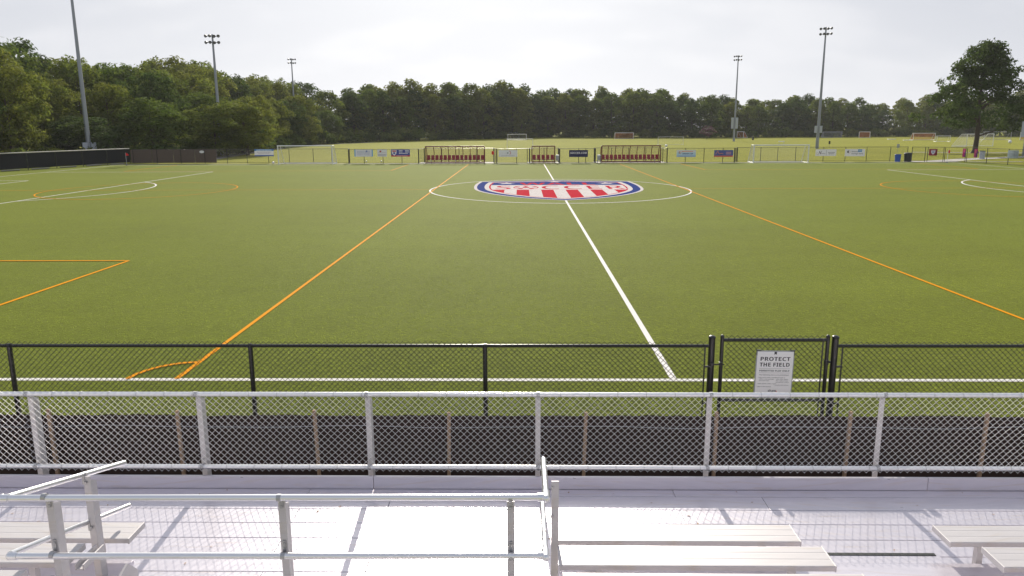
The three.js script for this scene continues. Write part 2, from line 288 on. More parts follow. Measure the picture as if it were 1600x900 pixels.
// ---------------------------------------------------------------- bleacher
const DY = .62;
{
  const b = thing('bleacher_deck', 'silver aluminium bleacher walkway deck of long ribbed planks', 'bleacher', [0, 0, 0]);
  const plank = (x0, x1, z0, z1, y, name = 'plank') => mesh(name, box(x1 - x0 - .004, .042, z1 - z0 - .007, (x0 + x1) / 2, y - .021, (z0 + z1) / 2, .004), M.deck, b);
  const joints = [[-12.2, -8.4], [-8.4, -4.98], [-4.98, -1.1], [-1.1, 3.2], [3.2, 8.4]];
  const zs = [42.085, 42.22, 42.47, 42.72, 42.97, 43.22, 43.47, 43.588];
  for (let k = 0; k < zs.length - 1; k++) for (let j = 0; j < joints.length; j++) { const s = k && k % 2 ? .9 : 0; const [a, c] = joints[j]; plank(j ? a + s : a, j < 4 ? c + s : c, zs[k], zs[k + 1], DY); }
  for (let k = 0; k < 3; k++) plank(-6.02, -2.46, 43.588 + k * .25, 43.838 + k * .25, DY);            // level area behind the front gap
  for (const [x0, x1] of [[-12.2, -6.02], [-2.46, 8.4]]) for (let r = 1; r < 5; r++) for (let k = 0; k < 2; k++) plank(x0, x1, 43.595 + (r - 1) * .61 + k * .305, 43.595 + (r - 1) * .61 + (k + 1) * .305, DY + .2 * r, 'footboard');
  for (let r = 2; r < 5; r++) for (let k = 0; k < 2; k++) plank(-6.02, -2.46, 44.40 + (r - 2) * .61 + k * .305, 44.40 + (r - 2) * .61 + (k + 1) * .305, DY + .2 * r, 'footboard');
  for (const [x0, x1] of [[-12.2, -6.02], [-2.46, 8.4]]) for (let r = 1; r < 5; r++) mesh('riser', box(x1 - x0 - .01, .155, .012, (x0 + x1) / 2, DY + .2 * r - .123, 43.592 + (r - 1) * .61 + .03), M.aluMatte, b);
  // toe board along the front
  for (const [a, c] of [[-12.2, -4.3], [-4.3, 1.6], [1.6, 8.4]]) mesh('toe_board', box(c - a - .004, .155, .035, (a + c) / 2, DY + .062, 42.062, .006), M.deck, b);
  // aisle steps with a dark nosing
  for (let r = 0; r < 3; r++) { const z = 43.315 + r * .61, y = DY + .1 + .2 * r; const s = mesh('aisle_step', box(1.38, .1, .262, .27, y - .05, z + .131, .004), M.deck, b); mesh('nosing', box(1.34, .004, .034, .26, y + .0025, z + .020), M.dark, s); }
  // substructure
  for (let x = -11.8; x <= 8.2; x += 1.98) {
    mesh('leg', box(.06, DY - .13, .06, x, (DY - .13) / 2, 42.2), M.aluMatte, b); mesh('leg', box(.06, DY - .13, .06, x, (DY - .13) / 2, 43.9), M.aluMatte, b); mesh('leg', box(.06, 1.2, .06, x, .6, 45.9), M.aluMatte, b);
    mesh('joist', box(.06, .085, 1.95, x, DY - .0855, 43.05), M.aluMatte, b);
    mesh('stringer', rod([x + .05, .42, 43.6], [x + .05, 1.30, 46.0], .035, 8), M.aluMatte, b);
  }
  mesh('end_bracket', (() => { const s = new THREE.Shape([[0, 0], [.3, 0], [.3, .2], [.12, .26], [0, .12]].map(a => new THREE.Vector2(...a))); const g = new THREE.ExtrudeGeometry(s, { depth: .02, bevelEnabled: false }); g.rotateY(-Math.PI / 2); g.translate(-5.985, DY + .002, 43.62); return g.toNonIndexed(); })(), M.aluMatte, b);
}
{ // dead leaves and grit lying on the deck
  const gs = []; for (let k = 0; k < 70; k++) { const s = rr(.006, .02), g = new THREE.CircleGeometry(s, 5); g.scale(1, rr(.3, .6), 1); g.rotateX(-Math.PI / 2 + rr(-.25, .25)); g.rotateY(rr(0, 6)); g.translate(rr(-8.5, 3.5), DY + .006, rr(42.12, 43.5)); gs.push(g.toNonIndexed()); }
  const m = mesh('leaf_litter', gs, M.wood); m.userData.kind = 'stuff'; tag(m, 'scattered dead leaf bits lying on the bleacher deck', 'litter');
}
// bench seats: hollow extrusion with rounded edges and shallow grooves along the top
function seatBoard(L, y) {
  const W = .248, P = [[0, -.042], [0, -.006], [.004, -.001], [.010, 0]];
  for (const c of [.083, .165]) P.push([c - .007, 0], [c - .004, -.0011], [c + .004, -.0011], [c + .007, 0]);
  P.push([W - .010, 0], [W - .004, -.001], [W, -.006], [W, -.042]);
  const g = new THREE.ExtrudeGeometry(new THREE.Shape(P.map(([a, b]) => new THREE.Vector2(-a, b))), { depth: L, bevelEnabled: false }); g.rotateY(Math.PI / 2); g.translate(-L / 2, y, 0); 
  const p = g.attributes.position, uv = g.attributes.uv; for (let i = 0; i < p.count; i++) uv.setXY(i, p.getX(i), p.getZ(i)); return g.index ? g.toNonIndexed() : g;
}
function bench(x0, x1, row, label) {
  const y = DY + .40 + .2 * row, z0 = 43.36 + .61 * row, L = x1 - x0;
  const t = thing('bench', label, 'bench', [(x0 + x1) / 2, 0, z0], 0, 'aluminium bleacher benches');
  mesh('seat_board', seatBoard(L - .02, y), M.seat, t);
  for (const s of [-1, 1]) mesh('end_cap', box(.012, .05, .254, s * (L / 2 - .005), y - .023, .124, .003), M.aluMatte, t);
  const foot = DY + .2 * row, n = Math.max(2, Math.round(L / 1.9)), leg = [];
  for (let k = 0; k < n; k++) { const x = -L / 2 + .3 + (L - .6) * k / (n - 1); mesh('leg', [box(.05, y - .045 - foot, .05, x, (y - .045 + foot) / 2, .17), box(.09, .008, .12, x, foot + .004, .17)], M.aluMatte, t); }
  return t;
}
const rowWord = ['front row', 'second row', 'third row', 'fourth row'];
for (let r = 0; r < 4; r++) {
  bench(-12.1, r ? -6.16 : -6.04, r, `${rowWord[r]} aluminium bench at the left, ending near the sloped handrail`);
  bench(-2.43, -.37 , r, `${rowWord[r]} short aluminium bench between the middle railing and the aisle`);
  bench(.86, 8.3, r, `${rowWord[r]} long aluminium bench to the right of the aisle`);
}
// angle post: front flange and a web pointing at the pitch
function anglePost(parent, x, z, y0, y1, web = .075, fl = .055, cut = .07) {
  const p = mesh('post', [box(fl, y1 - y0, .007, x, (y0 + y1) / 2, z)], M.aluMatte, parent);
  const s = new THREE.Shape([[0, y0], [web, y0], [web, y1 - cut], [0, y1 - cut * .4]].map(a => new THREE.Vector2(...a)));
  const g = new THREE.ExtrudeGeometry(s, { depth: .007, bevelEnabled: false }); g.rotateY(Math.PI / 2); g.translate(x + fl / 2 - .007, 0, z - .004);
  mesh('web', g.toNonIndexed(), M.aluMatte, p);
  return p;
}
const boltGeo = new THREE.CylinderGeometry(.011, .011, .014, 8); boltGeo.rotateX(Math.PI / 2);
function boltAt(parent, x, y, z) { const m = mesh('bolt', boltGeo, M.bolt, parent); m.position.set(x, y, z); return m; }
{ // silver chain-link guard along the front
  const t = thing('guard_fence', 'silver chain-link guard fence with round rails along the bleacher front', 'fence');
  for (let k = 0; k < 11; k++) {
    const x = -11.62 + 1.817 * k, p = anglePost(t, x, 41.955, .62, 1.635, .085); boltAt(p, x, 1.60, 41.964); boltAt(p, x, .90, 41.964);
    for (const y of [1.66, .83]) mesh('clamp', rod([x - .018, y, 42.0], [x + .018, y, 42.0], .030, 14), M.bolt, t);
  }
  for (const y of [1.66, .83]) mesh('rail', rod([-12.1, y, 42.0], [8.3, y, 42.0], .0245, 18), M.alu, t);
  const l = mesh('chain_link', chainLink(-12.05, 8.25, .795, 1.70, 42.031, .0727, .0727, .0019, 5), M.wire, t); l.userData.kind = 'stuff';
  const tie = []; for (let x = -11.9; x < 8.2; x += .3) for (const y of [1.66, .83]) { const a = []; for (let k = 0; k < 8; k++) { const p = k / 8 * 2 * Math.PI, q = (k + 1) / 8 * 2 * Math.PI; tie.push([x, y + .028 * Math.sin(p), 42.0 + .028 * Math.cos(p), x + .004, y + .028 * Math.sin(q), 42.0 + .028 * Math.cos(q)]); } }
  const tm = mesh('wire_ties', wires(tie, .0025, 4), M.bolt, t); tm.userData.kind = 'stuff';
}
{ // railing in front of the upper rows, behind the open front area
  const t = thing('pipe_railing', 'silver two-pipe railing crossing the left foreground', 'railing');
  const z = 44.65, top = 2.005, low = 1.575, XR = -2.55, XL = -6.2, FB = 1.02;
  const dome = (x, y, zz, r) => { const g = new THREE.SphereGeometry(r, 14, 10); g.translate(x, y, zz); return g.toNonIndexed(); };
  for (const y of [top, low]) {
    mesh('rail', rod([XL, y, z], [XR - .01, y + .02, z], .0215, 20), M.alu, t);
    mesh('return_rail', [rod([XR, y + .02, z + .02], [XR, y + .02, y === top ? 44.13 : 43.96], .0205, 20), dome(XR, y + .02, y === top ? 44.13 : 43.96, .0203)], M.alu, t);
    mesh('elbow', [rod([XR - .055, y + .02, z], [XR, y + .02, z], .027, 16), rod([XR, y + .02, z + .025], [XR, y + .02, z - .06], .027, 16), dome(XR, y + .02, z + .012, .028)], M.alu, t);
    mesh('sleeve', rod([XR, y + .02, 44.40], [XR, y + .02, 44.385], .0232, 16), M.aluMatte, t);
    mesh('elbow', [rod([XL + .05, y, z], [XL, y, z], .027, 16), dome(XL, y, z, .029)], M.alu, t);
  }
  for (const x of [-5.91, -4.33, -2.785]) {
    const p = anglePost(t, x, z - .04, FB, top - .035, .065, .05, .05); boltAt(p, x, top - .075, z - .030); boltAt(p, x, low + .08, z - .030);
    for (const y of [top + .01, low + .01]) mesh('clamp', [rod([x - .014, y, z], [x + .014, y, z], .0245, 16), box(.024, .085, .006, x, y + (y > 1.8 ? -.05 : .05), z - .031)], M.bolt, t);
  }
  const e = anglePost(t, -2.452, 43.945, .82, 1.75, .05, .058, .05); boltAt(e, -2.475, 1.70, 43.955); boltAt(e, -2.475, 1.46, 43.955);
}
{ // sloped handrail following the rake
  const t = thing('sloped_handrail', 'silver handrail of two pipes sloping down towards the pitch at the left edge', 'railing');
  const X = -6.2, A = [2.0, 44.65], B = [1.555, 43.30];
  const dome = (x, y, zz, r) => { const g = new THREE.SphereGeometry(r, 14, 10); g.translate(x, y, zz); return g.toNonIndexed(); };
  for (const dy of [0, -.41]) { mesh('rail', [rod([X, A[0] + dy, A[1]], [X, B[0] + dy, B[1]], .0215, 20), dome(X, B[0] + dy, B[1], .0213)], M.alu, t);
    const k = .60; mesh('sleeve', rod([X, A[0] + dy + (B[0] - A[0]) * k, A[1] + (B[1] - A[1]) * k], [X, A[0] + dy + (B[0] - A[0]) * (k + .02), A[1] + (B[1] - A[1]) * (k + .02)], .0245, 16), M.aluMatte, t); }
  const p = anglePost(t, X + .05, 43.87, .82, 1.735, .065, .055, .07);
  boltAt(p, X + .045, 1.69, 43.885); boltAt(p, X + .045, 1.30, 43.885);
  for (const y of [1.715, 1.31]) mesh('clamp', box(.018, .085, .028, X + .025, y, 43.865), M.bolt, t);
  mesh('rail_shoe', [box(.07, .012, .26, X + .10, 1.115, 44.02, .003), box(.012, .045, .26, X + .07, 1.135, 44.02), box(.012, .045, .26, X + .13, 1.135, 44.02)], M.aluMatte, p); boltAt(p, X + .1, 1.125, 43.96); boltAt(p, X + .1, 1.125, 44.08);
}
// ---------------------------------------------------------------- silt fence under the bleacher front
{
  const t = thing('silt_fence', 'black fabric silt fence between the pitch fence and the bleacher', 'silt fence');
  const g = new THREE.PlaneGeometry(24, .95, 480, 8), p = g.attributes.position;
  for (let i = 0; i < p.count; i++) { const x = p.getX(i), y = p.getY(i) + .475; p.setXYZ(i, x - 2, y + (y > .9 ? .004 * Math.sin(x * 3.1) + .004 * nz2(x * 2, 1) : 0), 40.93 + .008 * Math.sin(x * 3.9 + .6) + .02 * nz1(x * 1.2, y * 2) + .01 * Math.sin(x * 17 + y * 3)); }
  g.computeVertexNormals(); mesh('fabric', g.toNonIndexed(), M.cloth, t);
  const pts = []; for (let k = 0; k <= 60; k++) pts.push([-13.9 + 24 * k / 60, .825 + .012 * Math.sin(k * .9), 40.985 + .012 * Math.sin(k * 1.57)]);
  mesh('drawstring', pipe(pts, .003, 5, 240), M.boxGrey, t);
  for (let k = -3; k < 12; k++) { const x = -8.5 + 1.628 * k + rr(-.05, .05), h = 1.03 + rr(-.015, .02), s = mesh('stake', box(.040, h, .036, 0, h / 2, 0, .004), M.wood, t); s.position.set(x, 0, 40.995); s.rotation.z = rr(-.02, .02); }
}
// ---------------------------------------------------------------- black chain-link fence and gate by the touchline
function blackPost(parent, x, z, h, r = .030) { const p = mesh('post', rod([x, 0, z], [x, h, z], r, 14), M.black, parent); const g = new THREE.SphereGeometry(r * 1.12, 14, 8); g.scale(1, .6, 1); g.translate(x, h, z); mesh('post_cap', g.toNonIndexed(), M.black, p); return p; }
function blackRun(x0, x1, posts, label, z = 40.39) {
  const t = thing('chain_link_fence', label, 'fence', [0, 0, 0], 0, 'black chain-link fences by the near touchline'), top = 1.665;
  for (const [x, r, h] of posts) { blackPost(t, x, z, h, r); mesh('rail_loop', rod([x - .022, top, z], [x + .022, top, z], .030, 14), M.black, t); }
  mesh('top_rail', rod([x0, top, z], [x1, top, z], .0215, 14), M.black, t);
  const tx = x0 > 0 ? x0 + .075 : x1 - .075; mesh('tension_bar', box(.018, 1.6, .006, tx, .86, z + .024), M.black, t); for (const y of [.4, .9, 1.4]) mesh('band', box(.10, .022, .012, x0 > 0 ? tx - .04 : tx + .04, y, z + .034), M.black, t);
  mesh('tension_wire', rod([x0, .06, z], [x1, .06, z], .003, 6), M.black, t);
  mesh('chain_link', chainLink(x0 + .05, x1 - .05, .05, 1.73, z + .026, .072, .0715, .0031, 4), M.blackWire, t).userData.kind = 'stuff';
  return t;
}
blackRun(-15.7, -.285, [[-15.5, .03, 1.665], [-12.45, .03, 1.665], [-9.37, .03, 1.665], [-6.22, .03, 1.665], [-3.18, .03, 1.665], [-.27, .042, 1.78]], 'long black chain-link fence running left from the gate');
blackRun(1.315, 10.5, [[1.30, .042, 1.78], [4.38, .03, 1.665], [7.45, .03, 1.665], [10.5, .03, 1.665]], 'black chain-link fence running right from the gate');
{
  const t = thing('fence_gate', 'black chain-link gate carrying the white rules sign', 'gate'), x0 = -.14, x1 = 1.205, z = 40.39;
  for (const x of [x0, x1]) mesh('upright', [rod([x, .09, z], [x, 1.79, z], .024, 14), (() => { const g = new THREE.SphereGeometry(.026, 12, 8); g.translate(x, 1.79, z); return g.toNonIndexed(); })()], M.black, t);
  mesh('frame_rail', rod([x0, 1.745, z], [x1, 1.745, z], .0225, 14), M.black, t); mesh('frame_rail', rod([x0, .93, z], [x1, .93, z], .02, 14), M.black, t); mesh('frame_rail', rod([x0, .11, z], [x1, .11, z], .02, 14), M.black, t);
  mesh('chain_link', chainLink(x0 + .04, x1 - .03, .1, 1.815, z + .026, .072, .0715, .0031, 4), M.blackWire, t).userData.kind = 'stuff';
  mesh('tension_bar', box(.016, 1.64, .006, x1 - .07, .95, z + .024), M.black, t);
  mesh('latch', [rod([-.30, 1.43, z + .04], [-.11, 1.43, z + .04], .010, 8), box(.05, .05, .06, -.27, 1.435, z + .035, .008), box(.04, .05, .05, -.155, 1.435, z + .03, .008)], M.black, t);
  for (const y of [.5, 1.45]) mesh('hinge', [rod([1.205, y, z], [1.30, y, z], .016, 8), rod([1.205, y - .03, z], [1.205, y + .03, z], .031, 12)], M.black, t);
}
{
  const tex = canvasTex(720, 960, (c, w, h) => {
    c.fillStyle = '#f4f2f1'; c.fillRect(0, 0, w, h); c.fillStyle = '#1b1a22'; c.textAlign = 'center';
    c.font = 'bold 108px sans-serif'; const fit = (s, y, W, k = 1) => { c.save(); c.translate(w / 2, y); const m = c.measureText(s).width; c.scale(W / m, k); c.fillText(s, 0, 0); c.restore(); };
    fit('PROTECT', 195, 590); fit('THE FIELD', 312, 590);
    c.fillRect(60, 352, 600, 3); c.fillRect(60, 440, 600, 3);
    c.font = 'bold 46px sans-serif'; fit('PERMITTED PLAY ONLY', 415, 590);
    c.font = '32px sans-serif'; fit('The following items are prohibited:', 496, 580);
    c.textAlign = 'left'; c.font = '27px sans-serif';
    ['• food, sports drinks, chewed', '   coffee, or any beverages', '   other than water'].forEach((s, i) => c.fillText(s, 52, 548 + i * 32));
    ['• metal cleats or', '   other shoes objects', '   that could puncture', '   the synthetic surface'].forEach((s, i) => c.fillText(s, 385, 548 + i * 32));
    c.fillText('• seed, peanuts, seeds, or gum', 46, 672); c.fillText('• pets or other animals', 42, 735); c.fillText('• unauthorized vehicles', 375, 700);
    c.font = 'bold 66px sans-serif'; c.fillText('shaw', 262, 830); c.fillStyle = '#e2542c'; c.fillRect(424, 812, 16, 18);
    c.fillStyle = '#8a8a90'; c.strokeStyle = '#8b8a93'; c.lineWidth = 9; c.strokeRect(4, 4, w - 8, h - 8);
    c.fillStyle = '#1b1a22'; c.beginPath(); c.moveTo(338, 12); c.lineTo(384, 12); c.lineTo(384, 72); c.lineTo(361, 54); c.lineTo(338, 72); c.fill();
  });
  const t = thing('rules_sign', 'white rules sign reading PROTECT THE FIELD on the black gate', 'sign', [.53, 1.295, 40.435], 0);
  t.rotation.z = -.012;
  const g = new THREE.PlaneGeometry(.474, .632); g.translate(0, 0, .0045); mesh('sign_face', g, new THREE.MeshStandardMaterial({ map: tex, roughness: .5 }), t);
  mesh('backing', box(.484, .642, .006, 0, 0, 0, .002), M.boxGrey, t); for (const s of [-1, 1]) { mesh('cable_tie', box(.06, .012, .02, s * .215, .325, 0), M.black, t); mesh('cable_tie', box(.008, .06, .02, s * .236, .29, -.005), M.black, t); }
}

// ---------------------------------------------------------------- far fences
function farRun(a, b, nPosts, label, { h = 1.74, mid = false } = {}) {
  const t = thing('chain_link_fence', label, 'fence', [0, 0, 0], 0, 'black chain-link fences around the far side');
  const P = Array.isArray(nPosts) ? nPosts : Array.from({ length: nPosts }, (_, i) => i / (nPosts - 1));
  for (const k of P) { const x = a[0] + (b[0] - a[0]) * k, z = a[1] + (b[1] - a[1]) * k; mesh('post', rod([x, -.03, z], [x, h + .03, z], .036, 8), M.black, t); }
  mesh('top_rail', rod([a[0], h, a[1]], [b[0], h, b[1]], .022, 8), M.black, t); mesh('bottom_rail', rod([a[0], .07, a[1]], [b[0], .07, b[1]], .018, 6), M.black, t);
  if (mid) mesh('middle_rail', rod([a[0], h * .52, a[1]], [b[0], h * .52, b[1]], .02, 6), M.black, t);
  mesh('chain_link', diagonalLink(a, b, .04, h, .10, .0026), M.blackWire, t).userData.kind = 'stuff';
  return t;
}
const ZA = -36.7, ZB = -34.55, at = (x0, x1, xs) => xs.map(x => (x - x0) / (x1 - x0));
farRun([-51.2, ZA], [-24.1, ZA], at(-51.2, -24.1, [-51.2, -48.2, -45.2, -42.2, -39.4, -36.9, -34.2, -31.6, -28.6, -26.3, -24.1]), 'black chain-link fence behind the left white goal');
farRun([-24.05, ZA], [-23.65, ZB], 2, 'short return of black fence just right of the left white goal');
farRun([-23.6, ZB], [-15.15, ZB], at(-23.6, -15.15, [-23.6, -21.75, -19.45, -17.15, -15.15]), 'black fence section with three banners left of the long left dugout');
farRun([-15.1, ZB], [-14.75, ZA], 2, 'short return of black fence at the left end of the left dugout');
farRun([-14.7, ZA], [-6.1, ZA], 5, 'black fence section behind the left dugout');
farRun([-6.05, ZA], [-5.65, ZB], 2, 'short return of black fence at the right end of the left dugout');
farRun([-5.6, ZB], [-1.75, ZB], at(-5.6, -1.75, [-5.6, -3.23, -1.95]), 'black fence section between the left dugout and the small middle dugout');
farRun([-1.7, ZB], [-1.62, ZA], 2, 'short return of black fence at the left end of the middle dugout');
farRun([-1.6, ZA], [1.9, ZA], 3, 'black fence section behind the small middle dugout');
farRun([1.92, ZA], [1.95, ZB], 2, 'short return of black fence at the right end of the middle dugout');
farRun([2.0, ZB], [6.25, ZB], at(2, 6.25, [2, 4.27, 5.12, 6.25]), 'black fence section with the navy banner between middle and right dugouts');
farRun([6.3, ZB], [6.35, ZA], 2, 'short return of black fence at the left end of the right dugout');
farRun([6.4, ZA], [14.85, ZA], 5, 'black fence section behind the right dugout');
farRun([14.5, ZA], [14.9, ZB], 2, 'short return of black fence at the right end of the right dugout');
farRun([14.95, ZB], [23.0, ZB], at(14.95, 23, [14.95, 17.13, 19.36, 21.63, 23]), 'black fence section with two coloured banners left of the right goal');
farRun([23.05, ZB], [24.0, ZA], 2, 'short return of black fence just left of the right white goal');
farRun([24.05, ZA], [44.9, ZA], at(24.05, 44.9, [24.05, 26.9, 29, 31.2, 34.6, 37.3, 39.9, 42.8, 44.9]), 'black chain-link fence behind the right white goal, ending at the bins');
farRun([45.05, -36.0], [48.4, -35.2], [0, .42, .5, 1], 'black double gate with middle rail beside the dark bin', { mid: true });
farRun([48.5, -35.1], [49.9, -33.4], 2, 'narrow black gate leaf next to the pink flags', { mid: true });
farRun([50.0, -33.3], [52.9, -20], 6, 'black chain-link fence at the right edge beneath the big tree');
farRun([52.9, -20], [53.4, 12], 11, 'black fence running towards the camera beyond the right edge');

{ // windscreen fence at the left end
  const t = thing('windscreen_fence', 'black windscreen fence with pale top rail at the left end', 'fence'), a = [-59.86, -12], b = [-51.9, -37.2], n = 9;
  const f = (k, y) => [a[0] + (b[0] - a[0]) * k, y, a[1] + (b[1] - a[1]) * k];
  for (let k = 0; k < n; k++) mesh('post', rod(f(k / (n - 1), 0), f(k / (n - 1), 1.82), .04, 8), M.black, t);
  mesh('top_cap', rod(f(0, 1.84), f(1, 1.84), .055, 8), new THREE.MeshStandardMaterial({ color: lin(.62, .58, .5), roughness: .5 }), t);
  for (let k = 0; k < n - 1; k++) { const p = f(k / (n - 1) + .002, 0), q = f((k + 1) / (n - 1) - .002, 0), L = Math.hypot(q[0] - p[0], q[2] - p[2]); const m = mesh('screen_panel', box(L, 1.62, .015, 0, .97, 0), M.screen, t); m.position.set((p[0] + q[0]) / 2 - .02, 0, (p[2] + q[2]) / 2); m.rotation.y = -Math.atan2(q[2] - p[2], q[0] - p[0]);
    mesh('kerb_board', rod(f((k + .12) / (n - 1), .06), f((k + .72) / (n - 1), .06), .06, 6), M.concrete, t); }
}
{
  const t = thing('brown_screen', 'brown mesh screen fixed to the far fence beside the red corner flag', 'screen', [0, 0, 0]);
  for (let k = 0; k < 4; k++) mesh('screen_panel', box(2.66, 1.62, .012, -50.2 + 2.7 * k, .9, ZA - .06), M.tan, t);
}
// banners and small signs hung on the fences
function banner(x0, x1, y0, y1, label, draw, z = ZB + .05, W = 320) {
  const w = x1 - x0, h = y1 - y0, t = thing('banner', label, 'banner', [(x0 + x1) / 2, (y0 + y1) / 2, z], 0, 'banners on the far fence');
  const tex = canvasTex(W, Math.round(W * h / w), (c, a, b) => { c.save(); draw(c, a, b); c.restore(); });
  const g = new THREE.PlaneGeometry(w, h, 24, 4), p = g.attributes.position; for (let i = 0; i < p.count; i++) p.setZ(i, .012 + .008 * Math.sin(p.getX(i) * 7 + x0) ); g.computeVertexNormals();
  mesh('printed_face', g, new THREE.MeshStandardMaterial({ map: tex, roughness: .6 }), t);
  const q = new THREE.PlaneGeometry(w, h, 24, 4), p2 = q.attributes.position; for (let i = 0; i < p2.count; i++) p2.setZ(i, .008 + .008 * Math.sin(p2.getX(i) * 7 + x0)); q.computeVertexNormals();
  mesh('backing', q, M.netWhite, t);
  for (const sx of [-1, 1]) for (const sy of [-1, 1]) mesh('grommet', rod([sx * (w / 2 - .05), sy * (h / 2 - .05), -.03], [sx * (w / 2 - .05), sy * (h / 2 - .05), .026], .014, 6), M.bolt, t);
  return t;
}
const fill = (c, col, x, y, w, h) => { c.fillStyle = col; c.fillRect(x, y, w, h); };
const txt = (c, s, x, y, px, col, al = 'center', b = 'bold') => { c.font = `${b} ${px}px sans-serif`; c.fillStyle = col; c.textAlign = al; c.fillText(s, x, y); };
const greek = (c, x, y, w, px, col) => { let q = x; c.fillStyle = col; while (q < x + w) { const l = 6 + rnd() * 16; c.fillRect(q, y, Math.min(l, x + w - q), px); q += l + 4; } };
banner(-35.9, -33.5, .86, 1.72, 'white banner with blue top and bottom bands left of the left goal', (c, w, h) => { fill(c, '#f1eef2', 0, 0, w, h); fill(c, '#3f7fc4', 0, 0, w, h * .24); fill(c, '#4a62b0', 0, h * .84, w, h * .16); greek(c, 36, 8, 250, 14, '#dfe9f6'); greek(c, 40, 46, 230, 8, '#b9b6c6'); greek(c, 60, 64, 190, 8, '#b9b6c6'); }, ZA + .05);
banner(-22.9, -20.65, .86, 1.70, 'white banner with pale blue side bands, leftmost of three', (c, w, h) => { fill(c, '#eceaf2', 0, 0, w, h); fill(c, '#7ab2e2', 0, 0, 20, h); fill(c, '#7ab2e2', w - 20, 0, 20, h); for (let k = 0; k < 4; k++) greek(c, 48, 26 + k * 20, 220, 8, '#aeb0c8'); c.fillStyle = '#6c7ab8'; c.beginPath(); c.arc(212, 28, 14, 0, 7); c.fill(); });
banner(-20.1, -18.95, .86, 1.70, 'small white banner with a red dot, middle of three', (c, w, h) => { fill(c, '#f2eef0', 0, 0, w, h); c.fillStyle = '#a5242a'; c.beginPath(); c.arc(w * .32, h * .26, 30, 0, 7); c.fill(); greek(c, 20, h * .42, w - 40, 12, '#c4aeb2'); greek(c, 20, h * .7, w - 40, 18, '#8d8690'); greek(c, 30, h * .84, w - 60, 14, '#8d8690'); });
banner(-18.45, -16.15, .84, 1.70, 'blue banner with crest and white lettering above a red band', (c, w, h) => { fill(c, '#4a50a0', 0, 0, w, h); fill(c, '#c8404e', 0, h * .80, w, h * .2); for (const [x, y, l] of [[135, 10, 60], [240, 10, 60], [135, 34, 60], [240, 34, 66], [135, 58, 150]]) greek(c, x, y, l, 15, '#f0eef6'); greek(c, 90, h * .86, 190, 9, '#ecd5da'); c.fillStyle = '#f1e9ee'; c.beginPath(); c.moveTo(12, 10); c.lineTo(96, 10); c.lineTo(92, 66); c.lineTo(54, 108); c.lineTo(16, 66); c.fill(); c.fillStyle = '#c8404e'; c.beginPath(); c.moveTo(22, 18); c.lineTo(86, 18); c.lineTo(82, 38); c.lineTo(26, 38); c.fill(); c.fillStyle = '#4a50a0'; c.fillRect(38, 46, 32, 30); });
banner(-5.4, -3.15, .78, 1.60, 'white banner with a red swoosh beside the small middle dugout', (c, w, h) => { fill(c, '#f4f1f2', 0, 0, w, h); c.strokeStyle = '#c0303c'; c.lineWidth = 7; c.beginPath(); c.arc(176, 48, 30, -1.5, 1.2); c.stroke(); fill(c, '#2a2a34', 144, 46, 22, 12); greek(c, 44, 96, 230, 8, '#a9a4ae'); });
banner(3.1, 5.37, .73, 1.56, 'navy banner reading SOCCER.COM between middle and right dugouts', (c, w, h) => { fill(c, '#2b2a55', 0, 0, w, h); c.save(); c.translate(w / 2, 64); c.transform(1, 0, -.12, 1, 0, 0); txt(c, 'SOCCER.COM', 0, 0, 45, '#f7f2f4'); c.restore(); });
banner(16.05, 18.35, .70, 1.52, 'pale blue banner with orange lettering above UNDER CUP', (c, w, h) => { fill(c, '#e6e6ea', 0, 0, w, h * .35); fill(c, '#c4dcea', 0, h * .35, w, h * .65); fill(c, '#a9c2e4', 0, h * .78, w, h * .22); greek(c, 84, 16, 190, 12, '#e8834a'); txt(c, 'UNDER CUP', 186, 72, 32, '#34407c'); c.strokeStyle = '#d8642c'; c.lineWidth = 8; c.beginPath(); c.arc(58, 38, 15, 0, 5); c.stroke(); c.fillStyle = '#4b5578'; c.fillRect(36, 30, 8, 30); greek(c, 26, h * .85, 260, 7, '#7d95c8'); });
banner(20.55, 22.85, .68, 1.50, 'blue and orange banner left of the right goal', (c, w, h) => { fill(c, '#55609e', 0, 0, w, h); fill(c, '#d86a52', 0, h * .80, w, h * .2); c.strokeStyle = '#e08a6a'; c.lineWidth = 9; c.beginPath(); c.moveTo(24, 70); c.quadraticCurveTo(50, 30, 62, 14); c.quadraticCurveTo(66, 50, 92, 62); c.quadraticCurveTo(120, 44, 150, 62); c.stroke(); greek(c, 60, 74, 80, 10, '#3e3f74'); c.fillStyle = '#8c78a6'; c.fillRect(196, 24, 92, 54); greek(c, 204, 34, 76, 8, '#d49a9a'); greek(c, 204, 54, 76, 8, '#d49a9a'); });
banner(33.6, 36.15, .66, 1.48, 'white banner with a large letter N right of the right goal', (c, w, h) => { fill(c, '#f0edf0', 0, 0, w, h); c.font = 'italic bold 62px serif'; c.fillStyle = '#54484e'; c.textAlign = 'left'; c.fillText('N', 40, 76); greek(c, 92, 62, 58, 8, '#a09aa2'); fill(c, '#55505a', 165, 8, 3, h - 18); greek(c, 196, 46, 104, 9, '#77717c'); greek(c, 204, 66, 88, 9, '#77717c'); c.strokeStyle = '#a8903c'; c.lineWidth = 4; c.beginPath(); c.arc(46, 62, 26, 1.5, 4); c.stroke(); }, ZA + .05);
